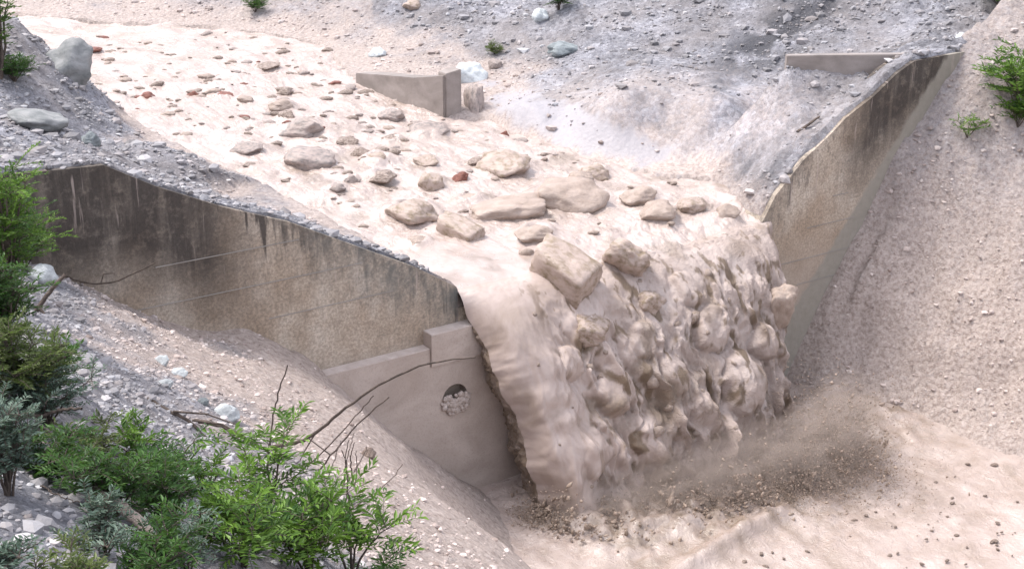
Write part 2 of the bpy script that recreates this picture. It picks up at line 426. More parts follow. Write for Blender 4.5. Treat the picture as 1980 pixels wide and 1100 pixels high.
gp(1000, 190, 1.15); gp(1000, 130, 2.6); gp(1000, 50, 5.0); gp(1100, 230, 1.0); gp(1200, 170, 1.9); gp(1200, 120, 2.8); gp(1100, 0, 6.8)
gp(1300, 260, .9); gp(1400, 200, 1.6); gp(1450, 300, .5); gp(1530, 255, 1.3); gp(1550, 190, 1.7); gp(1640, 190, 2.1)
gp(1400, 125, 2.9); gp(1300, 60, 4.6); gp(1500, 60, 4.4); gp(1300, 0, 6.8); gp(1600, 30, 5.2); gp(1750, 50, 5.0); gp(1900, 40, 5.2); gp(1750, -20, 6.8); gp(1980, -10, 7.5)
G += [(25, -30, 11), (35, -20, 12), (35, -45, 14), (10, -45, 8), (20, -60, 12), (0, -60, 6), (-20, -60, 5)]
upf = lin(G)
eLt = sorted([(t, s) for s, t in EL]); eRt = sorted([(t, s) for s, t in ER])
def sLe(t): return np.interp(t, [-60, -40, -31, -23]+[q[0] for q in eLt]+[0], [-24, -15, -9, -4.0]+[q[1] for q in eLt]+[0.0])
def sRe(t): return np.interp(t, [-60, -40]+[q[0] for q in eRt]+[0], [-16, -8]+[q[1] for q in eRt]+[9.55])
RW = [np.array(onz(1522, 110, 3.45)), np.array(onz(1772, 107, 3.5))]         # half buried return wall behind the right wing
def rw_coords(s, t):
    d = RW[1]-RW[0]; L_ = np.linalg.norm(d); nn = np.array([-d[1], d[0]])/L_
    if nn @ np.array([-1, 1.]) < 0: nn = -nn
    k_ = ((s-RW[0][0])*d[0] + (t-RW[0][1])*d[1])/L_**2; f_ = (s-RW[0][0])*nn[0] + (t-RW[0][1])*nn[1]
    return k_, f_
def up_z(s, t):
    z = upf(s, t)
    sl_, sr_ = sLe(t), sRe(t); out = np.maximum(sl_ - s, s - sr_)
    z = np.minimum(z, wz(t) + np.where(out > 0, np.where(s < sl_, .42+.6*sstep(-13, -17, t)*0+.6*sstep(13, 17, -t), 1.3)*out+.03, 1.0*np.maximum(out, -.9)))
    z = np.maximum(z, np.where(out > 0, wz(t) + .03 + .10*np.minimum(out, 3), -9))
    away = sstep(.1, 1.2, z - wz(t))
    z = z + (.05+.13*away)*fbm(s*.8+9, t*.8, 1.3, 4) + .05*np.maximum(0, billow(s*2.1, t*2.1, 3, 3))*away
    z = z + .45*fbm(s*.3, t*.3, 4, 4, .6)*sstep(2.2, 4.5, z) + .22*billow(s*.75, t*.75, 14, 3)*sstep(2.6, 4.5, z)
    # parallel ridges in the gravel just right of the flow
    px, py, _ = project(s, t, z)
    rid = np.exp(-(((px-1480)/110)**2 + ((py-320)/75)**2))
    z = z + rid*.12*np.sin((px*.72+py*.70)*.16 + 2*pn(s*1.5, t*1.5, 2))
    sc_ = [q[0] for q in crestL + crestR]; zc = np.interp(s, sc_, [q[1] for q in crestL + crestR])
    sp = (s > -.05) & (s < 9.4)
    z = np.where(sp, z, np.maximum(z, zc + .05 + .05*fbm(s*1.5, t*1.5, 4, 3) - .6*np.maximum(0, -t-.9)))
    k_, f_ = rw_coords(s, t)
    low = 3.30 - .55*np.clip(k_, 0, 1) + .08*fbm(s*1.3, t*1.3, 3, 3) + 1.5*np.maximum(0, f_-2.0) + 3.6*np.maximum(0, -k_)
    z = np.where((f_ > -.05) & (k_ > -.6) & (k_ < 1.3) & (t < -.7), np.minimum(z, low), z)
    z = np.where((f_ > -.05) & (k_ < 1.0) & (t < -.7), np.maximum(z, 3.22 - .55*np.clip(k_, 0, 1) + .08*fbm(s*1.3, t*1.3, 3, 3) - .85*np.maximum(0, f_) - 4.5*np.maximum(0, -k_)), z)
    z = np.where((f_ < -.05) & (f_ > -1.2) & (k_ > .03) & (k_ < 1.1), np.clip(z, 3.1, 3.43), z)
    # roll over the crest edge
    z = z - .60*sstep(-.16, -.03, t + .05*pn(s*3, t*0+1))**2
    return z

def terrain(name, s0, s1, t0, t1, ds, dt, f, side):
    S, T = np.meshgrid(np.arange(s0, s1+ds, ds), np.arange(t0, t1+dt/2, dt)); Z = f(S, T)
    m, ti, sl = ground_attrs(S, T, Z, side)
    V = np.stack([S, -T, Z], -1).reshape(-1, 3)
    o = site(link(name, mesh_np(name, V, gridfaces(*S.shape)[:, ::-1], 'ground', True, {'mud': m.ravel(), 'tint': ti.ravel(), 'slurry': sl.ravel(), 'calm': (np.exp(-((((PX:=project(S, T, Z))[0]-1290)/330)**2+((PX[1]-240)/100)**2)**2) if side == 'up' else 0*S).ravel()})))
    props(o, kind='structure'); return S, T, Z
def ground_attrs(s, t, z, side):
    px, py, _ = project(s, t, z)
    n1 = fbm(s*.6, t*.6, 2.2, 4)
    if side == 'down':
        h = z + 5.1
        left = 1 - sstep(5.3, 7.6, h + 1.5*n1 - .10*t)
        right = 1 - .55*sstep(2.5, 8, h + 1.5*n1)
        m = np.where(s < 6, left, .25+.75*right)
        ti = .25*sstep(.2, .8, fbm(s*.9, t*.9, 5, 3)); sl = 0*z
    else:
        h = z - wz(t)
        m = .9*(1 - np.where(s < sLe(t), sstep(.05, .45, h + .3*n1), sstep(.15, 1.0, h + .45*n1)))
        m = np.maximum(m, .42*sstep(-.6, .4, n1+.3+.25*fbm(s*.5, t*2.2, 19, 3))*np.exp(-(((px-1290)/320)**2+((py-240)/100)**2)**2))
        m = np.maximum(m, .45*(px < 720)*(py < 110)*(px > 120))
        m = m*(1-.9*np.exp(-(((px-1490)/85)**2+((py-325)/65)**2)))
        ti = .75*np.exp(-(((px-1470)/75)**2+((py-330)/55)**2))*(np.sin((px*.72+py*.70)*.16 + 2*pn(s*1.5, t*1.5, 2)) > .1)
        q = ((px-1500)*.55+(py-70)*.85)/46; r_ = ((px-1500)*.85-(py-70)*.55)/170
        ti = np.maximum(ti, 1.25*np.exp(-(q*q+r_*r_))*sstep(-.3, .3, fbm(s*1.2, t*1.2, 8, 4)+.2))
        e = ((px-1110)*.93+(py-245)*.36)/190; g_ = (-(px-1110)*.36+(py-245)*.93)/42
        sl = .85*sstep(.30, .52, np.exp(-(e*e+g_*g_)) + .30*fbm(s*.7+t*.3, t*1.8, 3, 5, .6))*(h < 2.2)*(px > 925)
    return m, ti, sl
DS = terrain('ground', -24, 34, -.5, 36, .12, .12, down_z, 'down')
US = terrain('upstream_ground', -26, 40, -62.03, -.03, .14, .14, up_z, 'up')

def hit_on(cloud, x, y, rad=9):
    S, T, Z = [c.ravel() for c in cloud]
    px, py, d = hit_cache.setdefault(id(cloud), project(S, T, Z))
    dd = (px-x)**2+(py-y)**2
    k = np.where((dd < rad*rad) & (d > 1))[0]
    if len(k) == 0: k = np.array([np.argmin(dd + (d < 1)*1e9)])
    near = k[d[k] < d[k].min()+.8]
    i = near[np.argmin(dd[near])]
    return float(S[i]), float(T[i]), float(Z[i]), float(d[i])
hit_cache = {}

# ------------------------------------------------------------------ boulders in the flow: (x, base y, width, height in photo pixels, shape, material, label)
BO = [
 (597, 316, 112, 44, 0, 'grey_rock', 'large smooth domed grey boulder in the upper flow, nearest the left bank'),
 (476, 293, 66, 20, 1, 'grey_rock', 'flat grey boulder close to the left bank, just upstream of the domed grey one'),
 (578, 256, 98, 40, 2, 'grey_rock', 'broad pinkish grey boulder upstream of the domed grey one, edged with dark mud'),
 (552, 228, 32, 20, 3, 'brown_rock', 'small round brown rock touching the upstream side of the broad pinkish grey boulder'),
 (545, 208, 54, 18, 4, 'mud_rock', 'low tan rock in midstream behind the small round brown one'),
 (548, 180, 34, 14, 5, 'brown_rock', 'dark brown rock in midstream upstream of the low tan rock'),
 (828, 262, 84, 30, 1, 'grey_rock', 'flat brown grey boulder in the flow below the end of the concrete training wall'),
 (758, 226, 52, 22, 2, 'grey_rock', 'greenish grey boulder beside the middle of the training wall'),
 (758, 272, 44, 14, 3, 'brown_rock', 'low dark brown rock left of the flat boulder below the training wall'),
 (728, 316, 76, 30, 4, 'olive_rock', 'olive brown boulder right of the large domed grey one'),
 (735, 347, 58, 20, 5, 'brown_rock', 'low reddish brown boulder just downstream of the olive brown one'),
 (834, 364, 56, 46, 0, 'olive_rock', 'tall yellowish tan boulder standing in the middle of the flow'),
 (972, 328, 108, 42, 1, 'olive_rock', 'large flat topped tan boulder in midstream, below the bright wet apron'),
 (891, 348, 34, 20, 2, 'red_rock', 'small reddish brown rock between the yellowish tan boulder and the flat topped one'),
 (666, 278, 42, 20, 3, 'brown_rock', 'small dark brown rock upstream right of the large domed grey boulder'),
 (976, 264, 20, 15, 4, 'red_rock', 'little dark red rock alone near the foot of the bright wet apron'),
 (790, 418, 108, 42, 5, 'olive_rock', 'pyramid shaped tan boulder at the left side of the flow above the spillway'),
 (808, 474, 56, 28, 0, 'mud_rock', 'low mud coloured rock left of the tilted slab, close to the left crest'),
 (1036, 456, 76, 30, 2, 'mud_rock', 'smooth mud coated rock below the right end of the wide tan slab'),
 (1092, 388, 136, 62, 3, 'mud_rock', 'very large pale mud coated boulder in midstream above the spillway'),
 (1150, 335, 64, 24, 4, 'olive_rock', 'tan boulder just behind the very large pale one'),
 (1270, 416, 80, 32, 5, 'mud_rock', 'pinkish mud coated boulder beside the glossy olive one near the lip'),
 (1336, 402, 62, 30, 0, 'olive_rock', 'glossy olive brown boulder near the right end of the lip'),
 (1410, 418, 50, 28, 1, 'mud_rock', 'small pale rock under mud at the far right of the lip'),
 (1235, 385, 74, 34, 2, 'mud_rock', 'low pale boulder upstream of the pinkish one, right of midstream'),
 (430, 190, 42, 18, 3, 'red_rock', 'rust red rock with upturned left end in the white upper flow'),
 (372, 186, 28, 13, 4, 'red_rock', 'dark red oblong rock left of the rust red upturned one'),
 (282, 190, 32, 13, 5, 'red_rock', 'dark red rock nearest the left bank in the white upper flow'),
 (472, 192, 36, 14, 0, 'mud_rock', 'tan rock immediately right of the rust red upturned one'),
 (515, 132, 56, 12, 1, 'brown_rock', 'long low brown rock far up the flow in midstream'),
 (182, 98, 36, 7, 2, 'red_rock', 'long thin dark red rock by the big bank boulder, far upstream'),
 (214, 104, 22, 11, 3, 'brown_rock', 'brown rock just right of the long thin dark red one far up the flow'),
 (662, 140, 30, 10, 4, 'grey_rock', 'grey rock at the upstream tip of the training wall'),
 (632, 99, 26, 9, 5, 'brown_rock', 'small dark rock at the far bank where the gravel headland ends'),
 (698, 300, 34, 16, 1, 'brown_rock', 'small dark brown rock upstream edge of the olive brown boulder'),
 (822, 312, 50, 16, 3, 'olive_rock', 'low dark olive rock upstream of the tall yellowish tan boulder'),
 (680, 352, 30, 18, 4, 'grey_rock', 'greenish grey rock close to the left bank below the domed boulder'),
 (650, 368, 34, 16, 5, 'grey_rock', 'small grey rock at the left margin, downstream of the greenish grey one'),
 (925, 316, 44, 16, 5, 'brown_rock', 'flat dark rock at the left foot of the large flat topped tan boulder'),
 (1122, 352, 56, 34, 0, 'mud_rock', 'pale rounded rock on the upstream shoulder of the very large pale boulder'),
 (905, 388, 64, 18, 2, 'mud_rock', 'low pinkish rock with a dark crack, upstream of the wide tan slab'),
]
def flow_pt(x, y): s, t = onz(x, y, 0, SL); return s, t
BP = []
for (x, y, bw, bh, sh, m_, lb) in BO:
    s, t = flow_pt(x, y-bh*.22); BP.append((s, t, bw*35/F))
def interp_edge(tab, t, ext):
    tb = sorted([(q[1], q[0]) for q in tab]); return np.interp(t, [q[0] for q in tb], [q[1] for q in tb])
def wave(s, t):
    """height of the moving mud above its mean plane"""
    h = .12*fbm(s*.5, t*.42, 1, 3) + .055*billow(s*1.2, t*1.1, 2, 4)
    h = h + .022*billow(s*5, t*5, 2, 3)
    lip = sstep(-3.5, 0, t)*sstep(3.2, 5.5, s)
    h = h*(1 - .65*sstep(-3, -.5, t)*(1-sstep(2.0, 4.0, s)))
    h = h + lip*.10*billow(s*.9, t*.7, 5, 4)
    return h
def bows(s, t):
    h = 0*s
    for bs, bt, bw in BP:
        ds, dt = s-bs, t-bt
        e = np.sqrt((ds/1.0)**2 + (dt/.8)**2)/(bw*.62)
        h = h + np.clip(.20*bw, 0, .18)*np.exp(-((e-.55)/.45)**2)
    return h

# the river: one sheet, upstream plane running into a falling curve
GR = 9.81
t_up = np.concatenate([-36+np.cumsum(np.r_[0, np.full(90, .16)]), ])
t_up = np.r_[np.arange(-50, -14, .14), np.arange(-14, -.03, .06)]
tau = np.linspace(0, 1.115, 190)
nc = 340; uu = np.linspace(0, 1, nc)
eLt = sorted([(t, s) for s, t in EL]); eRt = sorted([(t, s) for s, t in ER])
def sLft(t):
    return sLe(t) - .9*sstep(1.0, 2.6, -t) - .05
def sRgt(t):
    return sRe(t) + .9*sstep(.6, 2.0, -t)
rows_s, rows_t, rows_z, nrm_s, nrm_t, nrm_z, amp, fall = [], [], [], [], [], [], [], []
for t in t_up:
    a, b = sLft(t), sRgt(t); s = a + (b-a)*uu
    rows_s.append(s); rows_t.append(np.full(nc, t)); z = np.full(nc, -SL*t) - .10*math.exp(t/1.2)
    z = z + .25*sstep(.93, 1.0, uu)*0
    rows_z.append(z); fall.append(np.zeros(nc))
for k_, ta in enumerate(tau[1:]):
    dr = .5*GR*ta*ta; fr = dr/6.1
    vv = 2.55 + .75*np.sin(np.pi*np.clip(uu, 0, 1))**.8 + .35*fbm(uu*3.5, np.full(nc, .3), 3, 2)
    s = (0.0 + 1.15*fr**.8) + uu*(9.55 - 1.55*fr - 1.15*fr**.8)
    tt = vv*ta
    rows_s.append(s); rows_t.append(tt); rows_z.append(-.10 - SL*tt - dr + 0*uu); fall.append(np.full(nc, dr))
Sg, Tg, Zg, Fg = map(np.array, (rows_s, rows_t, rows_z, fall))
nu = len(t_up)
# normals of the mean surface
dZ = np.gradient(Zg, axis=0); dT = np.gradient(Tg, axis=0); L = np.hypot(dZ, dT)+1e-6
Nt, Nz = -dZ/L, dT/L
arc = np.cumsum(np.r_[np.zeros((1, nc)), np.hypot(np.diff(Zg, axis=0), np.diff(Tg, axis=0))], 0); arc = arc - arc[nu-1]
Uu = np.tile(uu, (len(Zg), 1))
upm = (arc <= 0)
H = np.where(arc < .6, wave(Sg, arc) + bows(Sg, Tg), 0)
Hl = wave(Sg, arc)
ff = sstep(.3, 3.0, arc)
smooth_l = sstep(.06, .24, Uu + .07*pn(arc*.8, 0*arc, 4) + .05*pn(arc*2.2, Uu*6, 5))      # the glassy tongue on the left edge
wx = .35*fbm(Sg*.7, arc*.5, 51, 3)
big = bil(Sg*.62+3+wx, arc*.34, 9, 2, .5)
mid = bil(Sg*1.5+wx, arc*.75+wx, 12, 3, .55, .03)
fin = fbm(Sg*5+wx, arc*1.9, 15, 4, .65)
chk = bil(Sg*3.2+wx*2, arc*1.3+wx, 18, 3, .6, .03)
lumps = ff*(.10+.90*smooth_l)*(.50*big + .32*mid + .075*chk + .05*fin) + ff*(.10*fbm(Sg*2.4, arc*.45, 3, 4)+.10*fbm(Sg*.9, arc*.8, 8, 3))*(1-smooth_l)
bulge = 0*Sg
_px, _py, _ = project(Sg[nu:], Tg[nu:], Zg[nu:])
for bx, by, br_, bh_ in [(1437, 735, .62, .42), (1375, 640, .42, .26), (1480, 660, .40, .30), (1190, 760, .45, .22), (1265, 850, .5, .25), (1110, 700, .34, .18), (1300, 720, .4, .2), (1330, 560, .38, .18), (1150, 880, .45, .2), (1240, 660, .36, .2)]:
    i_ = np.unravel_index(np.argmin((_px-bx)**2+(_py-by)**2), _px.shape); s0, a0 = Sg[nu:][i_], arc[nu:][i_]
    rr = np.sqrt((Sg-s0)**2 + ((arc-a0)*.8)**2)/br_*(1+.25*fbm(Sg*2, arc*2, 71, 2))
    bulge = np.maximum(bulge, bh_*np.clip(1-rr**3, 0, 1)**.5)
swell = .24*np.exp(-((Uu-.085)/.075)**2)*sstep(.2, 2.0, arc) - .15*np.exp(-((Uu-.20)/.05)**2)*sstep(.5, 2.0, arc)
edge = np.minimum(Uu, 1-Uu)
rnd = -.45*np.clip(1-edge/.05, 0, 1)**2*sstep(0, .8, arc)
Hh = np.where(upm, H, Hl*(1-sstep(0, 1.2, arc)) + bows(Sg, Tg)*(1-sstep(0, .6, arc)) + lumps*(1-.6*np.clip(bulge*4, 0, 1)) + bulge + swell + rnd)
Tg2 = Tg + Nt*Hh; Zg2 = Zg + Nz*Hh
ragged = sstep(4.0, 6, arc)
Sg2 = Sg + ff*.12*fbm(Sg*1.2, arc*1.2, 33, 3)
Sg2 = Sg2 + sstep(.6, 2.5, arc)*np.clip(1-Uu/.045, 0, 1)*.09*fbm(arc*1.6, Uu*8, 44, 4, .6)
brown = np.clip(sstep(.42, .85, fbm(Sg*.9+4, arc*.6, 21, 4)+.30*ff*smooth_l)*.75*ff, 0, .8)
brown = np.maximum(brown, .55*sstep(.15, .7, fbm(Sg*.9, arc*.7, 61, 4))*sstep(-16, -5, arc)*(1-ff))
brown = np.maximum(brown, .95*sstep(.0, 1.2, arc)*smooth_l*sstep(.26, .50, fbm(Sg*2.3+wx, arc*1.05, 25, 4, .55)))
brown = np.maximum(brown, .8*sstep(-.8, .8, arc)*smooth_l*sstep(.40, .62, fbm(Sg*5.1+wx, arc*2.4, 27, 3, .55)))
# wrap the left and right edges back under the sheet (only once it has left the lip)
def wrap(side, n=22):
    j = 0 if side < 0 else -1
    d = (np.arange(1, n+1)/n)[None]
    S0, T0, Z0 = Sg2[nu:, j][:, None], Tg2[nu:, j][:, None], Zg2[nu:, j][:, None]
    ar = arc[nu:, j][:, None]
    th = np.minimum(.15+.42*ar, 1.25)
    rag = .22*sstep(.15, 1.5, ar)*billow(ar*1.6+0*d, d*5+0*ar, 41+side, 4, .6)
    S = S0 - side*(-.05*np.sin(d*math.pi)) - side*d*.45 + (-side)*rag*.5
    T = np.maximum(T0 - d*th + rag*.4, -.15); Z = Z0 - .12*d*th + .0*rag
    return S, T, Z, ar + 0*d
parts_w = []
V = np.stack([Sg2, -Tg2, Zg2], -1)
Fq = gridfaces(*Sg.shape)[:, ::-1]
Vf = V.reshape(-1, 3)
v0, v1, v2, v3 = (Vf[Fq[:, i]] for i in range(4))
fn = np.cross(v2-v0, v3-v1); VN = np.zeros_like(Vf)
for i in range(4): np.add.at(VN, Fq[:, i], fn)
VN /= np.linalg.norm(VN, axis=1)[:, None]+1e-9
if VN[:, 2].mean() < 0: VN = -VN; Fq = Fq[:, ::-1]
nrw = Sg.shape[1]
up_faces = Fq[np.all(Fq < nu*nrw, axis=1)]
dn_faces = Fq[~np.all(Fq < nu*nrw, axis=1)] - (nu-1)*nrw
Vu, Vd = Vf[:nu*nrw], Vf[(nu-1)*nrw:]
br = brown.reshape(-1)
calm = (np.clip(1.1*sstep(-4, -.5, arc)*(1-sstep(.16, .42, Uu+.06*pn(arc*.7, Uu*4, 6)-.10*sstep(0, 1, 1-ff))), 0, .9)).reshape(-1)
props(site(link('river', mesh_np('river', Vu, up_faces, 'mud_river', True, {'brown': br[:nu*nrw], 'calm': calm[:nu*nrw]}, VN[:nu*nrw]))), kind='structure')
props(site(link('waterfall', mesh_np('waterfall', Vd, dn_faces, 'falling_mud', True, {'brown': br[(nu-1)*nrw:], 'calm': calm[(nu-1)*nrw:]}, VN[(nu-1)*nrw:]))), kind='structure')
for side in (-1, 1):
    S, T, Z, ar = wrap(side)
    j = 0 if side < 0 else -1
    S = np.c_[Sg2[nu:, j], S]; T = np.c_[Tg2[nu:, j], T]; Z = np.c_[Zg2[nu:, j], Z]
    fcs = gridfaces(*S.shape); fcs = fcs if side < 0 else fcs[:, ::-1]
    props(site(link('falling_edge', mesh_np('falling_edge', np.stack([S, -T, Z], -1).reshape(-1, 3), fcs, 'mud_river', True, {'brown': np.clip(.75+.5*fbm(S*3, Z*2, T*2, 3), 0, 1).ravel()}))), kind='structure')  # ragged brown mud, its brown raised to paint in the shadow gap behind the sheet
RC = (Sg2, Tg2, Zg2)

# lower flow
S, T = np.meshgrid(np.arange(-7, 24, .085), np.arange(.05, 34, .085))
imp_t = np.interp(S, [0, 1.2, 5, 8, 11], [1.5, 2.7, 3.6, 3.0, 2.0])
di = (T-imp_t)
chu = np.exp(-(di/1.7)**2)*sstep(.3, 2, S)*(1-sstep(10.5, 13, S))
Zp = -5.0 - .045*T + .05*fbm(S*.5, T*.5, 2, 3) + .035*billow(S*1.5, T*1.2, 2, 3) + .01*billow(S*6, T*5, 3, 2)
Zp = Zp + chu*(.25 + .28*bil(S*1.1, T*1.1, 3, 3, .6) + .10*fbm(S*4, T*4, 7, 3))
a_, b_ = np.array(onz(1340, 1098, -5.3)), np.array(onz(1500, 1000, -5.2))
ab = b_-a_; q_ = ((S-a_[0])*ab[0]+(T-a_[1])*ab[1])/(ab@ab); dl = np.hypot(S-a_[0]-q_*ab[0], T-a_[1]-q_*ab[1])
Zp = Zp + .22*np.exp(-(dl/.22)**2)*sstep(-.6, 0, q_)*(1-sstep(.9, 1.3, q_))
brp = np.clip(np.exp(-((di-.6)/2.2)**2)*sstep(.3, 2, S)*(1-sstep(11, 14, S))*(.25+.6*sstep(-.3, .5, fbm(S*2.2, T*2.2, 6, 4))), 0, .8)
Vp = np.stack([S, -T, Zp], -1).reshape(-1, 3)
props(site(link('lower_river', mesh_np('lower_river', Vp, gridfaces(*S.shape)[:, ::-1], 'mud_river', True, {'brown': brp.ravel()}))), kind='structure')
PC = (S, T, Zp)

# ------------------------------------------------------------------ the dam
dam = empty('check_dam', P0, RZ)
props(dam, 'stained concrete check dam with sloping wing walls and a notch the mud pours through', 'dam')
cl = [(s, z) for s, z in crestL if s < -.01]
jit = lambda l: [(s, z) for s, z in l]
prism('wing_wall', [(-20, -8)] + [(s, z) for s, z in cl] + [(0.0, -.06), (0.0, -8)], 0, .75, 'stained_concrete', dam)['label'] = 'left wing wall streaked with black stains'
prism('spillway_wall', [(0.0, -8), (0.0, -.50), (9.3, -.50), (9.3, -8)], 0.0, .75, 'stained_concrete', dam)
prism('wing_wall', [(9.3, -8)] + [(s, z) for s, z in crestR] + [(30, -8)], 0, .75, 'stained_concrete', dam)['label'] = 'right wing wall, black at its top and pale along the bank'
# lower body, 0.3 m proud, with the drain hole cut through
def body_with_hole():
    import bmesh
    o = prism('lower_wall', [(-6.5, -8), (-6.5, -1.2), (-.93, -1.2), (-.93, -1.62), (9.3, -1.62), (9.3, -8)], -.30, .6, 'mud_washed_concrete')
    cm = bpy.data.meshes.new('c'); bm = bmesh.new()
    bmesh.ops.create_cone(bm, cap_ends=True, segments=40, radius1=.33, radius2=.33, depth=1.4, matrix=Matrix.Translation((hs, -.2, hz)) @ Matrix.Rotation(math.pi/2, 4, 'X'))
    bm.to_mesh(cm); bm.free(); co = link('c', cm)
    md = o.modifiers.new('b', 'BOOLEAN'); md.object = co; md.operation = 'DIFFERENCE'; md.solver = 'EXACT'
    bpy.context.view_layer.update()
    dg = bpy.context.evaluated_depsgraph_get(); me = bpy.data.meshes.new_from_object(o.evaluated_get(dg))
    o.modifiers.clear(); o.data = me; o.parent = dam
    bpy.data.objects.remove(co); bpy.data.meshes.remove(cm)
    return o
hs, hz = ondam(880, 768, .3)
lw = body_with_hole()
prism('raised_block', [(-.92, -1.60), (-.92, -.86), (9.2, -.86), (9.2, -1.60)], -.36, -.002, 'mud_washed_concrete', dam)
prism('mud_ledge', [(-6.4, -1.198), (-6.4, -1.175), (-.935, -1.175), (-.935, -1.198)], -.296, -.003, 'pale_mud', dam)
prism('mud_ledge', [(-.915, -.858), (-.915, -.835), (4, -.835), (4, -.858)], -.355, -.003, 'pale_mud', dam)
# pale rubble choking the drain hole
pr = []
r_ = np.random.default_rng(12)
for i in range(170):
    V_, F_ = rockshape(500+i, 2, 6, .6, .2)
    an = r_.uniform(0, 2*np.pi); rr = r_.uniform(0, .36)
    zz = hz - .12 + rr*math.sin(an)*.75; xx = hs + rr*math.cos(an)
    if zz > hz + .10: continue
    sc_ = r_.uniform(.04, .085)
    pr.append((V_*sc_ + np.array([xx, -.33 - r_.uniform(-.02, .03), zz]), F_))
V_, F_ = merge(pr); link('drain_plug', mesh_np('drain_plug', V_, F_, 'plug'), dam)['label'] = 'crumbled pale rubble in the round drain hole'
# formwork seams: narrow raised fins
for x0, y0, x1, y1 in [(300, 512, 578, 468), (240, 592, 700, 520), (520, 610, 760, 568), (1500, 515, 1642, 477), (1540, 551, 1612, 531), (1560, 441, 1650, 420), (1610, 380, 1640, 372)]:
    a0, z0 = ondam(x0, y0); a1, z1 = ondam(x1, y1); zz = (z0+z1)/2
    prism('formwork_seam', [(a0, zz-.009), (a0, zz+.009), (a1, zz+.009), (a1, zz-.009)], -.016, .05, 'pale_concrete', dam)
# worn coping: broken stones and mud along the left crest come from the ground scatter below

# ------------------------------------------------------------------ training wall upstream on the right bank
def wallpts():
    pts = []
    for x, yb in [(688, 163), (740, 183), (800, 207), (858, 226)]:
        pts.append(onz(x, yb, 0, SL))
    return pts
tw = empty('training_wall', P0, RZ); props(tw, 'low beige concrete training wall along the right bank, buried under grey gravel', 'wall')
wp = wallpts()
def wallpiece(name, pts, ztop, thick, mat, parent, zb=-1.0):
    pts = np.array(pts); m = len(pts)
    d = np.gradient(pts, axis=0); d /= np.linalg.norm(d, axis=1)[:, None]; nn = np.c_[-d[:, 1], d[:, 0]]
    if (nn[0] @ np.array([1, 0.])) < 0: nn = -nn
    bk = pts + nn*thick; V = []; Fc = []
    for i in range(m):
        V += [(pts[i, 0], -pts[i, 1], zb), (pts[i, 0], -pts[i, 1], ztop[i]), (bk[i, 0], -bk[i, 1], ztop[i]), (bk[i, 0], -bk[i, 1], zb)]
    for i in range(m-1):
        for j in range(3): Fc.append([4*i+j, 4*i+j+1, 4*i+4+j+1, 4*i+4+j])
    Fc += [[0, 1, 2, 3], [4*m-4, 4*m-3, 4*m-2, 4*m-1]]
    me = bpy.data.meshes.new(name); me.from_pydata(V, [], Fc); me.materials.append(MATS[mat])
    import bmesh
    bm = bmesh.new(); bm.from_mesh(me); bmesh.ops.recalc_face_normals(bm, faces=bm.faces)
    bmesh.ops.bevel(bm, geom=[e for e in bm.edges], offset=.02, segments=2, affect='EDGES'); bm.to_mesh(me); bm.free()
    return link(name, me, parent)
dpt = lambda s, t, z: project(np.array(s), np.array(t), np.array(z))[2]
tops = []
for (s, t), hp in zip(wp, [20, 36, 54, 76]): tops.append(wz(t) + hp*float(dpt(s, t, 1.))/F/.95)
wallpiece('wall_face', wp, tops, .55, 'weathered_concrete', tw)
e0 = onz(863, 226, 0, SL); e1 = onz(893, 222, 0, SL)
wallpiece('end_pillar', [e0, e1], [tops[-1]+.05, tops[-1]+.15], .5, 'weathered_concrete', tw)

rwall = wallpiece('retaining_wall', [tuple(RW[0]), tuple(RW[0]*.5+RW[1]*.5), tuple(RW[1])], [3.47, 3.5, 3.52], .3, 'weathered_concrete', None, zb=1.0)
site(rwall); props(rwall, 'grey concrete retaining wall half buried in gravel, meeting the black top of the right wing wall', 'wall')

# ------------------------------------------------------------------ boulders
SHAPES = []
for i in range(6):
    V_, F_ = rockshape(40+i, 4, 10, .8 if i else .35, .16); SHAPES.append(mesh_np('boulder', V_, F_, None))
BLK = [mesh_np('boulder', *rockshape(90+i, 4, 9, .72, .2, box=.74), None) for i in range(3)] + [mesh_np('boulder', *rockshape(97, 4, 4, .95, .09, box=.60), None)]
shape_cache = {}
def shape(me, mat):
    k = (me.name, mat)
    if k not in shape_cache:
        c = me.copy(); c.materials.clear(); c.materials.append(MATS[mat]); shape_cache[k] = c
    return shape_cache[k]
def rot_world(s, t, z): return Vector(world(s, t, z))
br_ = np.random.default_rng(5)
for (x, y, bw, bh, sh, m_, lb) in BO:
    s, t, z, d = hit_on(RC, x, y-bh*.22, 8)
    W = bw*d/F; Hm = bh*d/F*1.0
    o = link('boulder', shape(SHAPES[sh], m_)); o.location = rot_world(s, t, z - Hm*.14)
    o.scale = (W*.54, W*.40, Hm*.60); o.rotation_euler = (br_.uniform(-.12, .12), br_.uniform(-.12, .12), br_.uniform(-.5, .5))
    props(o, lb, 'boulder', 'boulders carried by the mud flow')
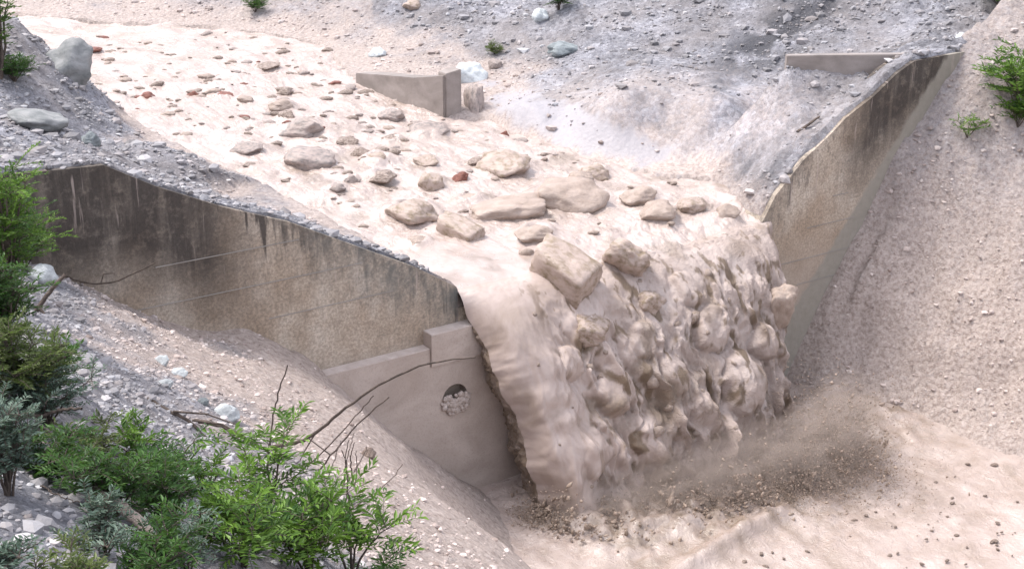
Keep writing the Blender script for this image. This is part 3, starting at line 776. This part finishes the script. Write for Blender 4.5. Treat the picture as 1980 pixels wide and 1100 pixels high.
# the big blocks: (x centre, y centre, w, h, depth, rotation, shape, material, label, push)
for (x, y, bw, bh, dp, rot, sh, m_, lb, push) in [
    (888, 447, 118, 58, .7, (.25, .16, -.55), 3, 'olive_rock', 'sharp edged tilted slab boulder with dark underside, near the left of the lip', .12),
    (985, 408, 140, 44, .8, (.06, -.08, .15), 1, 'mud_rock', 'wide flat tan slab boulder with a dark crack at its lower edge, above the lip', .0),
    (1090, 522, 165, 96, .8, (.38, .30, -.50), 3, 'olive_rock', 'huge block shaped boulder with brown underside tumbling over the middle of the lip', .30),
    (1212, 505, 84, 120, .8, (.9, .35, -.3), 0, 'olive_rock', 'upright pointed boulder right of the huge block shaped one in the falling mud', .10),
    (1508, 595, 54, 90, 1.0, (.3, .1, .1), 2, 'mud_rock', 'pale upright boulder at the right edge of the falling mud', .0),
    (1140, 640, 66, 50, 1.0, (.4, .3, .2), 2, 'olive_rock', 'olive rock in the falling mud below the huge block shaped boulder', -.12),
    (1255, 585, 56, 44, 1.0, (.1, .3, .6), 1, 'olive_rock', 'brown rock in the falling mud under the upright pointed boulder', -.12)]:
    s, t, z, d = hit_on(RC, x, y, 10)
    W = bw*d/F; Hm = bh*d/F
    o = link('boulder', shape(BLK[sh], m_)); p = world(s, t, z) - ray(x, y)/np.linalg.norm(ray(x, y))*push
    o.location = Vector(p); o.scale = (W*.62, W*.62*dp*.8, Hm*.62); o.rotation_euler = rot
    props(o, lb, 'boulder', 'boulders carried by the mud flow')

# small rocks riding on the upper flow
SM = [mesh_np('rock', *rockshape(140+i, 2, 6, .8, .2), None) for i in range(5)]
kinds = [('brown_rock', 'small dark brown rock bobbing on the pale upper flow', 'small dark brown rocks on the upper flow'),
         ('mud_rock', 'small mud coated rock riding on the pale upper flow', 'small mud coated rocks on the upper flow'),
         ('grey_rock', 'small grey rock riding on the pale upper flow', 'small grey rocks on the upper flow'),
         ('red_rock', 'small rusty red rock bobbing on the pale upper flow', 'small rusty red rocks on the upper flow')]
r_ = np.random.default_rng(21); got = 0
proto = {}
lx = [(60, 70), (175, 170), (330, 270), (500, 350), (640, 420), (760, 490), (885, 555)]
rx = [(60, 760), (85, 620), (162, 690), (225, 850), (262, 1020), (320, 1190), (350, 1380), (400, 1465)]
while got < 285:
    y = 62 + 400*r_.beta(1.25, 1.6); xl = np.interp(y, [a[1] for a in lx], [a[0] for a in lx]) + 25; xr = np.interp(y, [a[0] for a in rx], [a[1] for a in rx]) - 22
    if xr > 620 and y < 84: xr = 600
    x = r_.uniform(xl, xr)
    if y > 300 and x > 1150 and r_.random() < .75: continue
    s, t = flow_pt(x, y); d = float(dpt(s, t, wz(t)))
    wpx = r_.lognormal(2.45, .45); wpx = min(wpx, 30)*(.75 if y < 120 else 1); k = r_.choice(4, p=[.44, .26, .24, .06]) if y < 330 else r_.choice(3, p=[.3, .4, .3])
    z = wz(t) + float(wave(np.array([s]), np.array([t]))[0]) + float(bows(np.array([s]), np.array([t]))[0])
    W = wpx*d/F
    src = proto.get((k, got % 5))
    if src is None:
        o = link('rock', shape(SM[got % 5], kinds[k][0])); proto[(k, got % 5)] = o
    else:
        o = src.copy(); COL.objects.link(o)
    o.location = rot_world(s, t, z - W*.03); o.scale = (W*.62, W*.42, W*r_.uniform(.14, .30)); o.rotation_euler = (r_.uniform(-.2, .2), r_.uniform(-.2, .2), r_.uniform(-.5, .5))
    props(o, kinds[k][1], 'rock', kinds[k][2]); got += 1
# small rocks tumbling in the falling mud
got = 0; src = None
while got < 34:
    x = r_.uniform(1010, 1530); y = r_.uniform(470, 860)
    if x > 1470 + (y-400)*.25 or x < 960+(y-550)*.35: continue
    s, t, z, d = hit_on(RC, x, y, 10); W = min(r_.lognormal(2.75, .45), 44)*d/F
    if src is None: o = src = link('rock', shape(SM[2], 'mud_rock'))
    else:
        o = src.copy(); COL.objects.link(o)
        if got % 4 == 0: o.data = shape(SM[got % 5], 'olive_rock')
        elif got % 4 == 1: o.data = shape(SM[got % 5], 'mud_rock')
    o.location = Vector(world(s, t, z) + ray(x, y)*W*.22); o.scale = (W*.5, W*.4, W*.42); o.rotation_euler = tuple(r_.uniform(-1.5, 1.5, 3))
    props(o, 'mud coated rock tumbling in the falling mud below the lip', 'rock', 'small rocks in the falling mud'); got += 1
# small stones floating on the lower flow
proto2 = None; got = 0
while got < 80:
    x = r_.uniform(1330, 1980); y = r_.uniform(880, 1100)
    if x < 1980 - (y-850)*2.6 and r_.random() < .8: continue
    s, t = onz(x, y, -5.2); d = float(dpt(s, t, -5.2))
    W = min(r_.lognormal(1.85, .5), 17)*d/F
    if proto2 is None: o = proto2 = link('floating_stone', shape(SM[0], 'brown_rock'))
    else:
        o = proto2.copy(); COL.objects.link(o); o.data = shape(SM[got % 5], 'brown_rock')
    o.location = rot_world(s, t, -5.0-.045*t + .02); o.scale = (W*.55, W*.4, W*.28); o.rotation_euler = (0, 0, r_.uniform(-1, 1))
    props(o, 'little brown stone carried on the pale mud below the dam', 'stone', 'little stones on the lower flow'); got += 1

# rocks lying on the banks: (x, centre y, w, h, cloud, material, shape, label)
for (x, y, bw, bh, cl_, m_, sh, lb, nm) in [
    (136, 120, 100, 78, US, 'cliff_rock', 2, 'big grey green boulder on the tip of the left bank beside the white upper flow', 'boulder'),
    (907, 140, 60, 44, US, 'white_rock', 3, 'pale bluish white angular rock lying on the end of the training wall', 'rock'),
    (914, 190, 40, 70, US, 'grey_rock', 9, 'upright mud coated block standing next to the end of the training wall', 'rock'),
    (1043, 34, 34, 26, US, 'white_rock', 5, 'pale rock high on the far slope below the green tuft', 'rock'),
    (1092, 92, 66, 24, US, 'blue_rock', 1, 'flat bluish rock halfway up the far slope', 'rock'),
    (172, 268, 42, 30, US, 'blue_rock', 2, 'blue grey rock in the gravel of the left bank', 'rock'),
    (75, 228, 120, 34, US, 'cliff_rock', 0, 'broad low grey rock bedded in the left bank gravel', 'rock'),
    (730, 104, 30, 18, US, 'white_rock', 1, 'small pale rock on the gravel headland above the training wall', 'rock'),
    (1855, 74, 34, 18, US, 'white_rock', 4, 'pale rock above the top end of the right wing wall', 'rock'),
    (797, 12, 40, 18, US, 'olive_rock', 5, 'ochre rock at the top edge on the far slope', 'rock'),
    (955, 120, 30, 22, US, 'grey_rock', 0, 'small grey rock just above the pale one on the wall end', 'rock'),
    (75, 533, 58, 40, DS, 'white_rock', 5, 'bright white rock beside the dark forked stick on the left', 'rock'),
    (314, 700, 30, 18, DS, 'white_rock', 1, 'white stone in the left scree, upper of the close pair', 'rock'),
    (343, 717, 30, 16, DS, 'white_rock', 3, 'white stone in the left scree, lower right of the close pair', 'rock'),
    (322, 735, 34, 16, DS, 'white_rock', 2, 'pale stone in the left scree directly under the close pair', 'rock'),
    (436, 796, 62, 26, DS, 'white_rock', 4, 'long flat pale stone in the left scree above the dead branch', 'rock'),
    (393, 775, 24, 20, DS, 'blue_rock', 0, 'small teal grey stone left of the long flat pale one', 'rock'),
    (712, 880, 26, 22, DS, 'brown_rock', 1, 'small dark brown stone on the smooth muddy left slope', 'rock'),
    (342, 930, 60, 30, DS, 'white_rock', 0, 'pale stone showing between the shrubs at the lower left', 'rock')]:
    s, t, z, d = hit_on(cl_, x, y+bh*.25, 9)
    W = bw*d/F; Hm = bh*d/F
    o = link(nm, shape(BLK[0] if sh == 9 else SHAPES[sh], m_)); o.location = rot_world(s, t, z+Hm*.12); o.scale = (W*.56, W*.45, Hm*.60)
    o.rotation_euler = (br_.uniform(-.3, .3), br_.uniform(-.3, .3), br_.uniform(-1, 1))
    props(o, lb, nm, 'rocks lying on the banks')

# ------------------------------------------------------------------ gravel: uncountable stones on the banks
def gravel(name, label, cloudf, side, sr, tr, n, seed, sub=1, med=.045, sig=.55, keep=None, rmax=.22):
    r = np.random.default_rng(seed); base = [rockshape(200+i, sub, 7, .9, .15) for i in range(6)]
    s = r.uniform(*sr, n); t = r.uniform(*tr, n); z = cloudf(s, t)
    px, py, d = project(s, t, z); k = (px > -60) & (px < 2040) & (py > -60) & (py < 1150) & (d > 3)
    if keep is not None: k &= keep(s, t, z, px, py, r)
    s, t, z, d = s[k], t[k], z[k], d[k]; n = len(s)
    m, ti, sl = ground_attrs(s, t, z, side)
    R = np.clip(med*r.lognormal(0, sig, n), .012, rmax)*(1-.35*m)
    Vs, Fs, M, TI, o = [], [], [], [], 0
    for b in range(6):
        I = np.where(np.arange(n) % 6 == b)[0]; Vb, Fb = base[b]; nb = len(I)
        a = r.uniform(0, 2*np.pi, nb); c, s_ = np.cos(a), np.sin(a)
        sc = np.stack([R[I]*r.uniform(.8, 1.3, nb), R[I]*r.uniform(.7, 1.1, nb), R[I]*r.uniform(.45, .8, nb)], -1)
        W = Vb[None]*sc[:, None]; X = W[..., 0]*c[:, None]-W[..., 1]*s_[:, None]; Y = W[..., 0]*s_[:, None]+W[..., 1]*c[:, None]
        W = np.stack([X + s[I][:, None], Y - t[I][:, None], W[..., 2] + z[I][:, None]+.15*R[I][:, None]], -1)
        Vs.append(W.reshape(-1, 3)); Fs.append((Fb[None]+(np.arange(nb)*len(Vb))[:, None, None]).reshape(-1, 3)+o); o += nb*len(Vb)
        M.append(np.repeat(np.clip(m[I]*1.1+r.normal(0, .15, nb), 0, 1), len(Vb))); TI.append(np.repeat(np.clip(r.normal(.48, .32, nb)-.4*ti[I], 0, 1), len(Vb)))
    ob = site(link(name, mesh_np(name, np.concatenate(Vs), np.concatenate(Fs), 'stone', False, {'mud': np.concatenate(M), 'tint': np.concatenate(TI)})))
    props(ob, label, 'gravel', kind='stuff'); return ob
gravel('scree', 'loose grey and white scree covering the near left slope below the wing wall', down_z, 'down', (-20, .5), (.05, 26), 70000, 31, med=.021, sig=.65, rmax=.10, keep=lambda s, t, z, px, py, r: (z > -5) & (r.random(len(s)) < .05+.95*sstep(-1.2, 1.8, z+.8*fbm(s*.6, t*.6, 2.2, 3))))
gravel('gravel', 'pinkish mud splattered gravel on the steep right bank below the dam', down_z, 'down', (9.5, 24), (.05, 16), 14000, 32, med=.026, sig=.7, rmax=.14, keep=lambda s, t, z, px, py, r: z > -5.0)
gravel('gravel', 'loose grey gravel on the banks and slopes above the dam', up_z, 'up', (-16, 30), (-45, -.1), 130000, 33, med=.027, sig=.75, keep=lambda s, t, z, px, py, r: (z-wz(t) > .12+.1*r.random(len(s))) & ((px-1270)**2/370**2+(py-238)**2/105**2 > r.random(len(s))*1.3) & (r.random(len(s)) < .25+.75*np.maximum(s < 0, sstep(-.3, .5, fbm(s*.35, t*.35, 6, 3)))) )

# ------------------------------------------------------------------ spray at the foot of the fall
def spray():
    r = np.random.default_rng(77); n = 70000; Vb, Fb = ICO[1]
    u = r.beta(1.0, .85, n); s = .4 + u*8.6; ti = np.interp(s, [0, 1.2, 5, 9, 11, 13], [1.3, 2.5, 3.5, 3.3, 2.6, 3.2])
    reach = .5 + 1.3*sstep(3, 10, s)
    cl1 = fbm(s*.9, ti*0+3, 5, 3)
    ang = r.normal(0, .6, n); ht = r.exponential(.30, n)*reach*(1+1.0*cl1)
    t = ti + r.normal(.55, .6, n)*reach*1.0; s2 = s + r.normal(0, .2, n)
    z = -5.05 - .04*t + np.abs(ht)*(1+.6*sstep(6, 9, s))
    k = (z < -2.4) & (t > .6); s2, t, z = s2[k], t[k], z[k]; n = len(z)
    R = np.clip(.0062*r.lognormal(0, .6, n), .004, .05)
    st = 1 + r.exponential(.35, n)
    W = Vb[None]*R[:, None, None]
    dx = r.normal(0, .6, n); dz = r.normal(.3, .7, n); L_ = np.sqrt(dx*dx+dz*dz+.1); ax = np.stack([dx/L_, -.3/L_, dz/L_], -1)
    W = W + (W @ np.ones(3)*0)[..., None] + ((W*ax[:, None]).sum(-1)*(st-1)[:, None])[..., None]*ax[:, None]
    W = W + np.stack([s2, -t, z], -1)[:, None]
    Fq_ = (Fb[None]+(np.arange(n)*len(Vb))[:, None, None]).reshape(-1, 3)
    o = site(link('mud_spray', mesh_np('mud_spray', W.reshape(-1, 3), Fq_, 'spray_mud', True)))
    props(o, 'brown spray of mud drops thrown up at the foot of the fall', 'spray', kind='stuff')
def clots():
    r = np.random.default_rng(78); n = 3400; out = []; base = [rockshape(300+i, 2, 4, .3, .55) for i in range(6)]
    u = r.beta(1.0, .9, n); s = .6 + u*9.0; ti = np.interp(s, [0, 1.2, 5, 9, 11], [1.4, 2.6, 3.5, 3.2, 2.6])
    cl1 = np.clip(.6+1.6*fbm(s*1.3, s*0+2, 5, 3), .15, 2)
    hgt = np.abs(r.normal(0, .42, n))*cl1*(.6+.6*sstep(3, 9, s)); t = ti + r.normal(.35, .5, n) + .3*hgt
    for i in range(n):
        V_, F_ = base[i % 6]; R_ = np.clip(.022*r.lognormal(0, .5), .01, .06)
        d = np.array([r.normal(0, .5), -abs(r.normal(0, .5)), r.normal(.7, .5)]); d /= np.linalg.norm(d)
        W = V_*R_; W = W + (W @ d)[:, None]*d*r.uniform(.2, 1.6)
        out.append((W + np.array([s[i], -t[i], -4.95-.04*t[i]+hgt[i]]), F_))
    V_, F_ = merge(out)
    props(site(link('mud_clots', mesh_np('mud_clots', V_, F_, 'spray_mud', True))), 'ragged brown clots of mud flung up along the foot of the fall', 'spray', kind='stuff')
k = NT('spray_mud'); k.set(Base_Color=(.28, .215, .17), Roughness=.6)
spray(); clots()
def mist():
    V_, F_ = ICO[3]; V_ = V_.copy()
    k = NT('mist'); k.t.nodes.remove(k.b)
    v = k.n('ShaderNodeVolumePrincipled'); v.inputs['Color'].default_value = (.97, .79, .69, 1); v.inputs['Anisotropy'].default_value = .1
    g = k.n('ShaderNodeTexGradient', gradient_type='SPHERICAL'); k.l(k.map((1, 1, 1)), g.inputs[0])
    nz = k.noise(2.6, 3, .6)
    dn = k.math('MULTIPLY', k.math('MULTIPLY', k.ramp(g.outputs[0], (0, 0.0), (.6, 1.0)), k.ramp(nz, (.38, 0.0), (.66, 1.0))), 1.5)
    k.l(dn, v.inputs['Density']); k.l(v.outputs[0], k.o.inputs['Volume'])
    for (x, y, z, sc, lb) in [(1590, 860, -4.3, (2.0, 1.2, 1.3), 'brown mist of spray hanging at the right end of the fall foot'),
                              (1450, 900, -4.5, (2.2, 1.2, 1.2), 'brown mist of spray hanging right of the middle of the fall foot'),
                              (1160, 985, -4.8, (1.3, .8, .8), 'brown mist of spray at the left end of the fall foot'),
                              (1630, 800, -4.1, (1.2, .9, 1.2), 'brown mist of spray rising against the right bank'),
                              (1330, 930, -4.6, (2.6, 1.1, 1.0), 'brown mist of spray hanging along the middle of the fall foot')]:
        s, t = onz(x, y, z)
        o = link('mist', mesh_np('mist', V_, F_, 'mist')); o.location = rot_world(s, t, z); o.scale = sc; o.rotation_euler = (0, 0, RZ)
        props(o, lb, 'mist', kind='stuff')
mist()

# ------------------------------------------------------------------ plants
def frame(d):
    d = d/(np.linalg.norm(d, axis=-1, keepdims=True)+1e-9); a = np.cross(d, np.array([0, 0, 1.])+.01); a /= np.linalg.norm(a, axis=-1, keepdims=True)+1e-9
    return d, a, np.cross(a, d)
def plant(name, label, cat, base, H, W, mat, leaf=.07, nst=10, twigs=9, pairs=7, seed=1, lean=(0, 0), group=None, tip=.35, bark='bark', top=False):
    """woody shrub: curved stems, side twigs, pinnate or alternate leaves as many small folded blades"""
    r = np.random.default_rng(seed); root = empty(name, base); props(root, label, cat, group)
    st = []; P, Dr, TN = [], [], []
    for i in range(nst):
        az = r.uniform(0, 2*np.pi); out = W*r.uniform(.1, .62); h = H*r.uniform(.55, 1.0)
        k = np.linspace(0, 1, 9)[:, None]
        end = np.array([math.cos(az)*out+lean[0]*H, math.sin(az)*out+lean[1]*H, h])
        pts = k*end + np.array([0, 0, .22*h])*np.sin(k*np.pi) + np.cumsum(r.normal(0, .012*H, (9, 3)), 0)
        st.append(tube_np(pts, np.linspace(.012*H+.003, .003, 9), 5))
        for j in range(twigs):
            q = r.uniform(.22, 1.0); o = np.array([np.interp(q, k[:, 0], pts[:, c]) for c in range(3)])
            d = r.normal(0, 1, 3); d[2] = abs(d[2])*.6+.15; d /= np.linalg.norm(d); ln = r.uniform(.16, .46)*min(H, W)*(.7+.5*(1-q))+leaf
            kk = np.linspace(0, 1, 5)[:, None]; tw_ = o + d*kk*ln + np.array([0, 0, -.18*ln])*kk**2
            st.append(tube_np(tw_, np.linspace(.004, .0018, 5), 4))
            m = max(3, int(ln/(leaf*.42))); f_ = np.linspace(.15, 1, m)
            o2 = np.stack([np.interp(f_, kk[:, 0], tw_[:, c]) for c in range(3)], -1)
            P.append(np.repeat(o2, 2, 0)); 
            side = np.cross(d, [0, 0, 1.]); side /= np.linalg.norm(side)+1e-9
            ds = np.tile(np.stack([side, -side]), (m, 1))*.85 + d*.65 + r.normal(0, .22, (2*m, 3)) + np.array([0, 0, .12])
            Dr.append(ds); TN.append(np.full(2*m, np.clip(r.normal(.45, .28)+.25*(q-.5), 0, 1)))
    P = np.concatenate(P); Dr = np.concatenate(Dr); TN = np.clip(np.concatenate(TN)+r.normal(0, .15, len(P)), 0, 1)
    d, a, b = frame(Dr); n = len(P); L_ = leaf*r.uniform(.7, 1.25, n)[:, None]; wd = L_*r.uniform(.11, .17, n)[:, None]
    rl = r.normal(0, .5, n)[:, None]; a2 = a*np.cos(rl)+b*np.sin(rl); b2 = np.cross(a2, d)
    v = np.stack([P, P+d*L_*.5+a2*wd+b2*wd*.35, P+d*L_-b2*L_*.12, P+d*L_*.5-a2*wd+b2*wd*.35], 1)
    fq = np.arange(4*n).reshape(n, 4)
    link('foliage', mesh_np('foliage', v.reshape(-1, 3), fq, mat, False, {'tint': np.repeat(TN, 4)}), root)
    V_, F_ = merge(st); link('stems', mesh_np('stems', V_, F_, bark), root)
    return root
def plant_px(xb, yb, hpx, wpx, cloud, **k):
    s, t, z, d = hit_on(cloud, xb, yb, 12)
    return plant(base=rot_world(s, t, z-.03), H=hpx*d/F*1.2, W=wpx*d/F*1.25, **k)
G1 = 'shrubs on the near left bank'
PL = [
 (20, 620, 260, 150, 'leaf_bright', .075, 26, 15, 'bright green shrub at the left edge in front of the black stained wing wall', 'shrub'),
 (50, 520, 80, 130, 'leaf_bright', .075, 16, 14, 'low bright green sprays hanging left of the white rock', 'shrub'),
 (0, 700, 190, 120, 'leaf_dark', .06, 26, 15, 'dark green shrub at the left edge below the bright one', 'shrub'),
 (40, 790, 140, 160, 'leaf_olive', .055, 20, 14, 'yellowish green shrub at the left edge above the brown twigs', 'shrub'),
 (95, 830, 110, 120, 'leaf_silver', .05, 14, 12, 'silvery green bush right of the yellowish shrub', 'bush'),
 (15, 960, 160, 110, 'leaf_silver', .05, 16, 12, 'silvery blue bush at the left edge under the bare brown twigs', 'bush'),
 (120, 940, 90, 120, 'leaf_dark', .06, 14, 12, 'dark shrub in the hollow among the bare brown twigs', 'shrub'),
 (265, 910, 100, 100, 'leaf_bright', .085, 5, 7, 'small open sprig of narrow leaves against the pale scree', 'shrub'),
 (230, 1000, 130, 180, 'leaf_dark', .06, 18, 13, 'dark green shrub around the fallen grey log', 'shrub'),
 (330, 1010, 130, 170, 'leaf_dark', .075, 14, 12, 'mid green shrub right of the fallen grey log', 'shrub'),
 (395, 960, 70, 110, 'leaf_bright', .085, 8, 8, 'low green shrub with light leaf tips in the middle of the thicket', 'shrub'),
 (205, 1080, 90, 110, 'leaf_silver', .05, 14, 12, 'silvery bush at the bottom edge left of the log foot', 'bush'),
 (365, 1110, 90, 110, 'leaf_silver', .05, 12, 10, 'silvery bush at the bottom edge between two green shrubs', 'bush'),
 (10, 1110, 60, 80, 'leaf_silver', .05, 10, 10, 'small silvery bush in the bottom left corner', 'bush'),
 (130, 1130, 70, 170, 'leaf_olive', .055, 12, 12, 'olive green ground shrub at the bottom edge', 'shrub'),
 (520, 1020, 170, 150, 'leaf_bright', .10, 9, 9, 'tall bright green shrub with upright feathery top', 'shrub'),
 (470, 1090, 160, 180, 'leaf_bright', .085, 16, 12, 'dense bright green shrub at the bottom edge', 'shrub'),
 (590, 1110, 150, 190, 'leaf_bright', .10, 16, 12, 'leafy green shrub at the bottom edge right of the dense one', 'shrub'),
 (680, 1120, 165, 150, 'leaf_bright', .11, 9, 9, 'feathery green shrub furthest right at the bottom edge', 'shrub'),
 (740, 1140, 60, 110, 'leaf_dark', .09, 8, 8, 'low dark green leaves spreading at the foot of the feathery shrub', 'shrub'),
 (270, 1130, 110, 160, 'leaf_dark', .06, 16, 12, 'deep green shrub at the bottom edge under the log', 'shrub'),
 (0, 560, 160, 120, 'leaf_dark', .06, 24, 14, 'dark green shrub at the left edge behind the white rock', 'shrub'),
 (90, 760, 90, 110, 'leaf_dark', .06, 12, 11, 'dark green shrub behind the silvery bush on the left', 'shrub'),
 (170, 905, 80, 110, 'leaf_olive', .05, 10, 10, 'sparse olive shrub between the bare twigs and the open sprig', 'shrub'),
 (330, 950, 110, 110, 'leaf_dark', .07, 9, 9, 'loose dark green shrub below the dead branch', 'shrub'),
 (60, 900, 60, 80, 'leaf_dark', .05, 10, 10, 'small dark plant under the silvery bush', 'shrub')]
for i, (x, y, h, w_, m_, lf, ns, tw_, lb, cat) in enumerate(PL):
    plant_px(x, y, h, w_, DS, name=cat, label=lb, cat=cat, mat=m_, leaf=lf, nst=max(4, int(ns*(.85 if x < 120 else .62))), twigs=tw_+1, seed=60+i, group=G1)
plant_px(0, 150, 210, 50, US, name='shrub', label='tall green shrub cut by the top left corner', cat='shrub', mat='leaf_bright', leaf=.12, nst=18, twigs=14, seed=101)
plant_px(25, 158, 46, 70, US, name='shrub', label='low dark green shrub on the left bank near the big boulder', cat='shrub', mat='leaf_dark', leaf=.10, nst=12, twigs=12, seed=102)
plant_px(1965, 215, 100, 95, DS, name='shrub', label='bright leafy shrub on the right bank at the right edge', cat='shrub', mat='leaf_bright', leaf=.19, nst=10, twigs=9, seed=103)
plant_px(1965, 240, 45, 60, DS, name='shrub', label='dark leafy clump under the bright shrub at the right edge', cat='shrub', mat='leaf_bright', leaf=.14, nst=10, twigs=10, seed=104)
plant_px(1872, 268, 40, 50, DS, name='weed', label='small green weed growing out of the right bank near the wing wall', cat='weed', mat='leaf_bright', leaf=.11, nst=6, twigs=5, seed=105)
plant_px(1080, 22, 40, 46, US, name='shrub', label='green tuft at the top edge on the far slope', cat='shrub', mat='leaf_dark', leaf=.12, nst=12, twigs=12, seed=106)
plant_px(958, 104, 20, 34, US, name='weed', label='olive weed on the slope above the pale rock', cat='weed', mat='leaf_olive', leaf=.09, nst=8, twigs=8, seed=107)
plant_px(492, 24, 22, 42, US, name='shrub', label='small dark green shrub on the far bank at the top', cat='shrub', mat='leaf_dark', leaf=.11, nst=10, twigs=10, seed=108)
plant_px(1935, 12, 30, 110, US, name='shrub', label='dark green shrub at the top right corner', cat='shrub', mat='leaf_dark', leaf=.14, nst=14, twigs=12, seed=109)

# bare branches and sticks: photo polylines, standing at the distance of the ground they grow from
def stick(label, pts, rpx, cloud, base_i=0, lift=.05, mat='bark', name='branch', toward=0.0, twigs=()):
    s, t, z, d0 = hit_on(cloud, *pts[base_i], 12)
    b0 = world(s, t, z); dd = (b0-Cc) @ FW
    P = []
    for i, (x, y) in enumerate(pts):
        P.append(Cc + ray(x, y)*(dd - lift - toward*abs(i-base_i)/max(1, len(pts)-1)))
    P = np.array(P); k = np.linspace(0, len(P)-1, 4*len(P)); Q = np.stack([np.interp(k, np.arange(len(P)), P[:, c]) for c in range(3)], -1)
    for _ in range(2): Q[1:-1] = (Q[:-2]+2*Q[1:-1]+Q[2:])/4
    Q[1:-1] += np.random.default_rng(len(pts)*7+int(pts[0][0])).normal(0, .006, Q[1:-1].shape)
    R = np.linspace(rpx[0], rpx[1], len(Q))*dd/F/2
    tubes = [tube_np(Q-b0, R, 7)]
    for tw_ in twigs:
        T_ = np.array([Cc + ray(x, y)*(dd - lift - .02) for x, y in tw_]); tubes.append(tube_np(T_-b0, np.linspace(rpx[1]*1.3, rpx[1]*.5, len(T_))*dd/F/2, 5))
    V_, F_ = merge(tubes); me = mesh_np(name, V_, F_, mat); o = link(name, me); o.location = Vector(b0)
    props(o, label, name.replace('_', ' ')); return o
stick('dark forked stick stuck in the scree beside the white rock', [(70, 600), (98, 562), (126, 530)], (10, 7), DS, twigs=[[(72, 592), (85, 606), (95, 618)], [(70, 600), (64, 612), (58, 618)]], name='stick')
stick('thin curved twig reaching from the forked stick across the stained wall', [(126, 534), (165, 549), (215, 548), (262, 528), (300, 508)], (4, 2.5), DS, twigs=[[(195, 548), (200, 530), (222, 528)]], name='twig', toward=.2)
stick('grey dead branch lying down the scree above the shrubs', [(285, 770), (320, 792), (365, 812), (410, 858), (465, 888)], (9, 4), DS, mat='bark', twigs=[[(372, 812), (430, 820), (470, 842), (500, 862)], [(335, 795), (400, 800), (460, 822)]])
stick('dark curved branch arching to the scree from the feathery shrub', [(375, 813), (430, 822), (465, 842), (500, 862)], (9, 6), DS)
stick('long thin twig arching from the bright shrub up towards the drain hole', [(525, 864), (575, 856), (610, 838), (660, 794), (730, 744), (820, 702), (920, 690)], (8, 3), DS, name='twig', toward=1.5, twigs=[[(608, 840), (590, 870), (575, 900)]])
stick('upright thin twig rising above the bright shrub', [(522, 862), (528, 800), (540, 752), (556, 706)], (3.5, 2.5), DS, name='twig', toward=.5)
stick('slender twig leaning right over the muddy slope', [(590, 950), (640, 880), (690, 820), (752, 768)], (4, 2.5), DS, name='twig', toward=.6, twigs=[[(640, 880), (600, 850), (596, 846)]])
stick('second slender twig leaning right beside the other', [(560, 930), (640, 860), (700, 790), (722, 765)], (3, 2), DS, name='twig', toward=.6)
stick('horizontal dark twig over the silvery bush', [(40, 806), (95, 800), (125, 790), (158, 790)], (8, 5), DS, name='twig', toward=.3)
for i, pl_ in enumerate([[(60, 812), (110, 850), (180, 890), (250, 960)], [(70, 815), (85, 870), (120, 920), (140, 950)], [(95, 815), (150, 838), (200, 862), (260, 905)], [(75, 820), (140, 860), (165, 900), (180, 940)], [(100, 810), (120, 850), (128, 880)]]):
    o = stick('bare brown twig in the tangle of twigs left of the thicket', pl_, (5, 3), DS, name='bare_twig', toward=.4, mat='grey_bark' if i % 2 else 'bark'); o['group'] = 'tangle of bare twigs'
rt = np.random.default_rng(88)
for i in range(34):
    if i < 24: x0, y0 = rt.uniform(60, 300), rt.uniform(800, 950); an = rt.normal(.75, .5)
    else: x0, y0 = rt.uniform(560, 700), rt.uniform(900, 1010); an = rt.normal(-1.0, .45)
    ln = rt.uniform(60, 150); P_ = [(x0, y0)]
    for j in range(4): an += rt.normal(0, .16); P_.append((P_[-1][0]+ln/4*math.cos(an), P_[-1][1]+ln/4*math.sin(an)))
    o = stick('bare brown twig in the tangle of twigs left of the thicket' if i < 24 else 'thin bare twig above the feathery shrub on the muddy slope', P_, (3.2, 1.6), DS, name='bare_twig', toward=.3, lift=rt.uniform(.1, .6), mat='grey_bark' if i % 3 else 'bark')
    o['group'] = 'tangle of bare twigs' if i < 24 else 'thin twigs on the muddy slope'
stick('thick fallen grey log lying among the green shrubs', [(180, 950), (240, 985), (290, 1030), (350, 1070)], (26, 18), DS, name='log', mat='grey_bark', toward=.5, lift=.7)
stick('dark stick lying on the gravel next to the right wing wall', [(1448, 254), (1520, 260), (1592, 272)], (5, 4), US, name='stick')
stick('short dark bar leaning above the stick by the right wing wall', [(1542, 256), (1562, 242), (1585, 226)], (7, 4), US, name='stick')
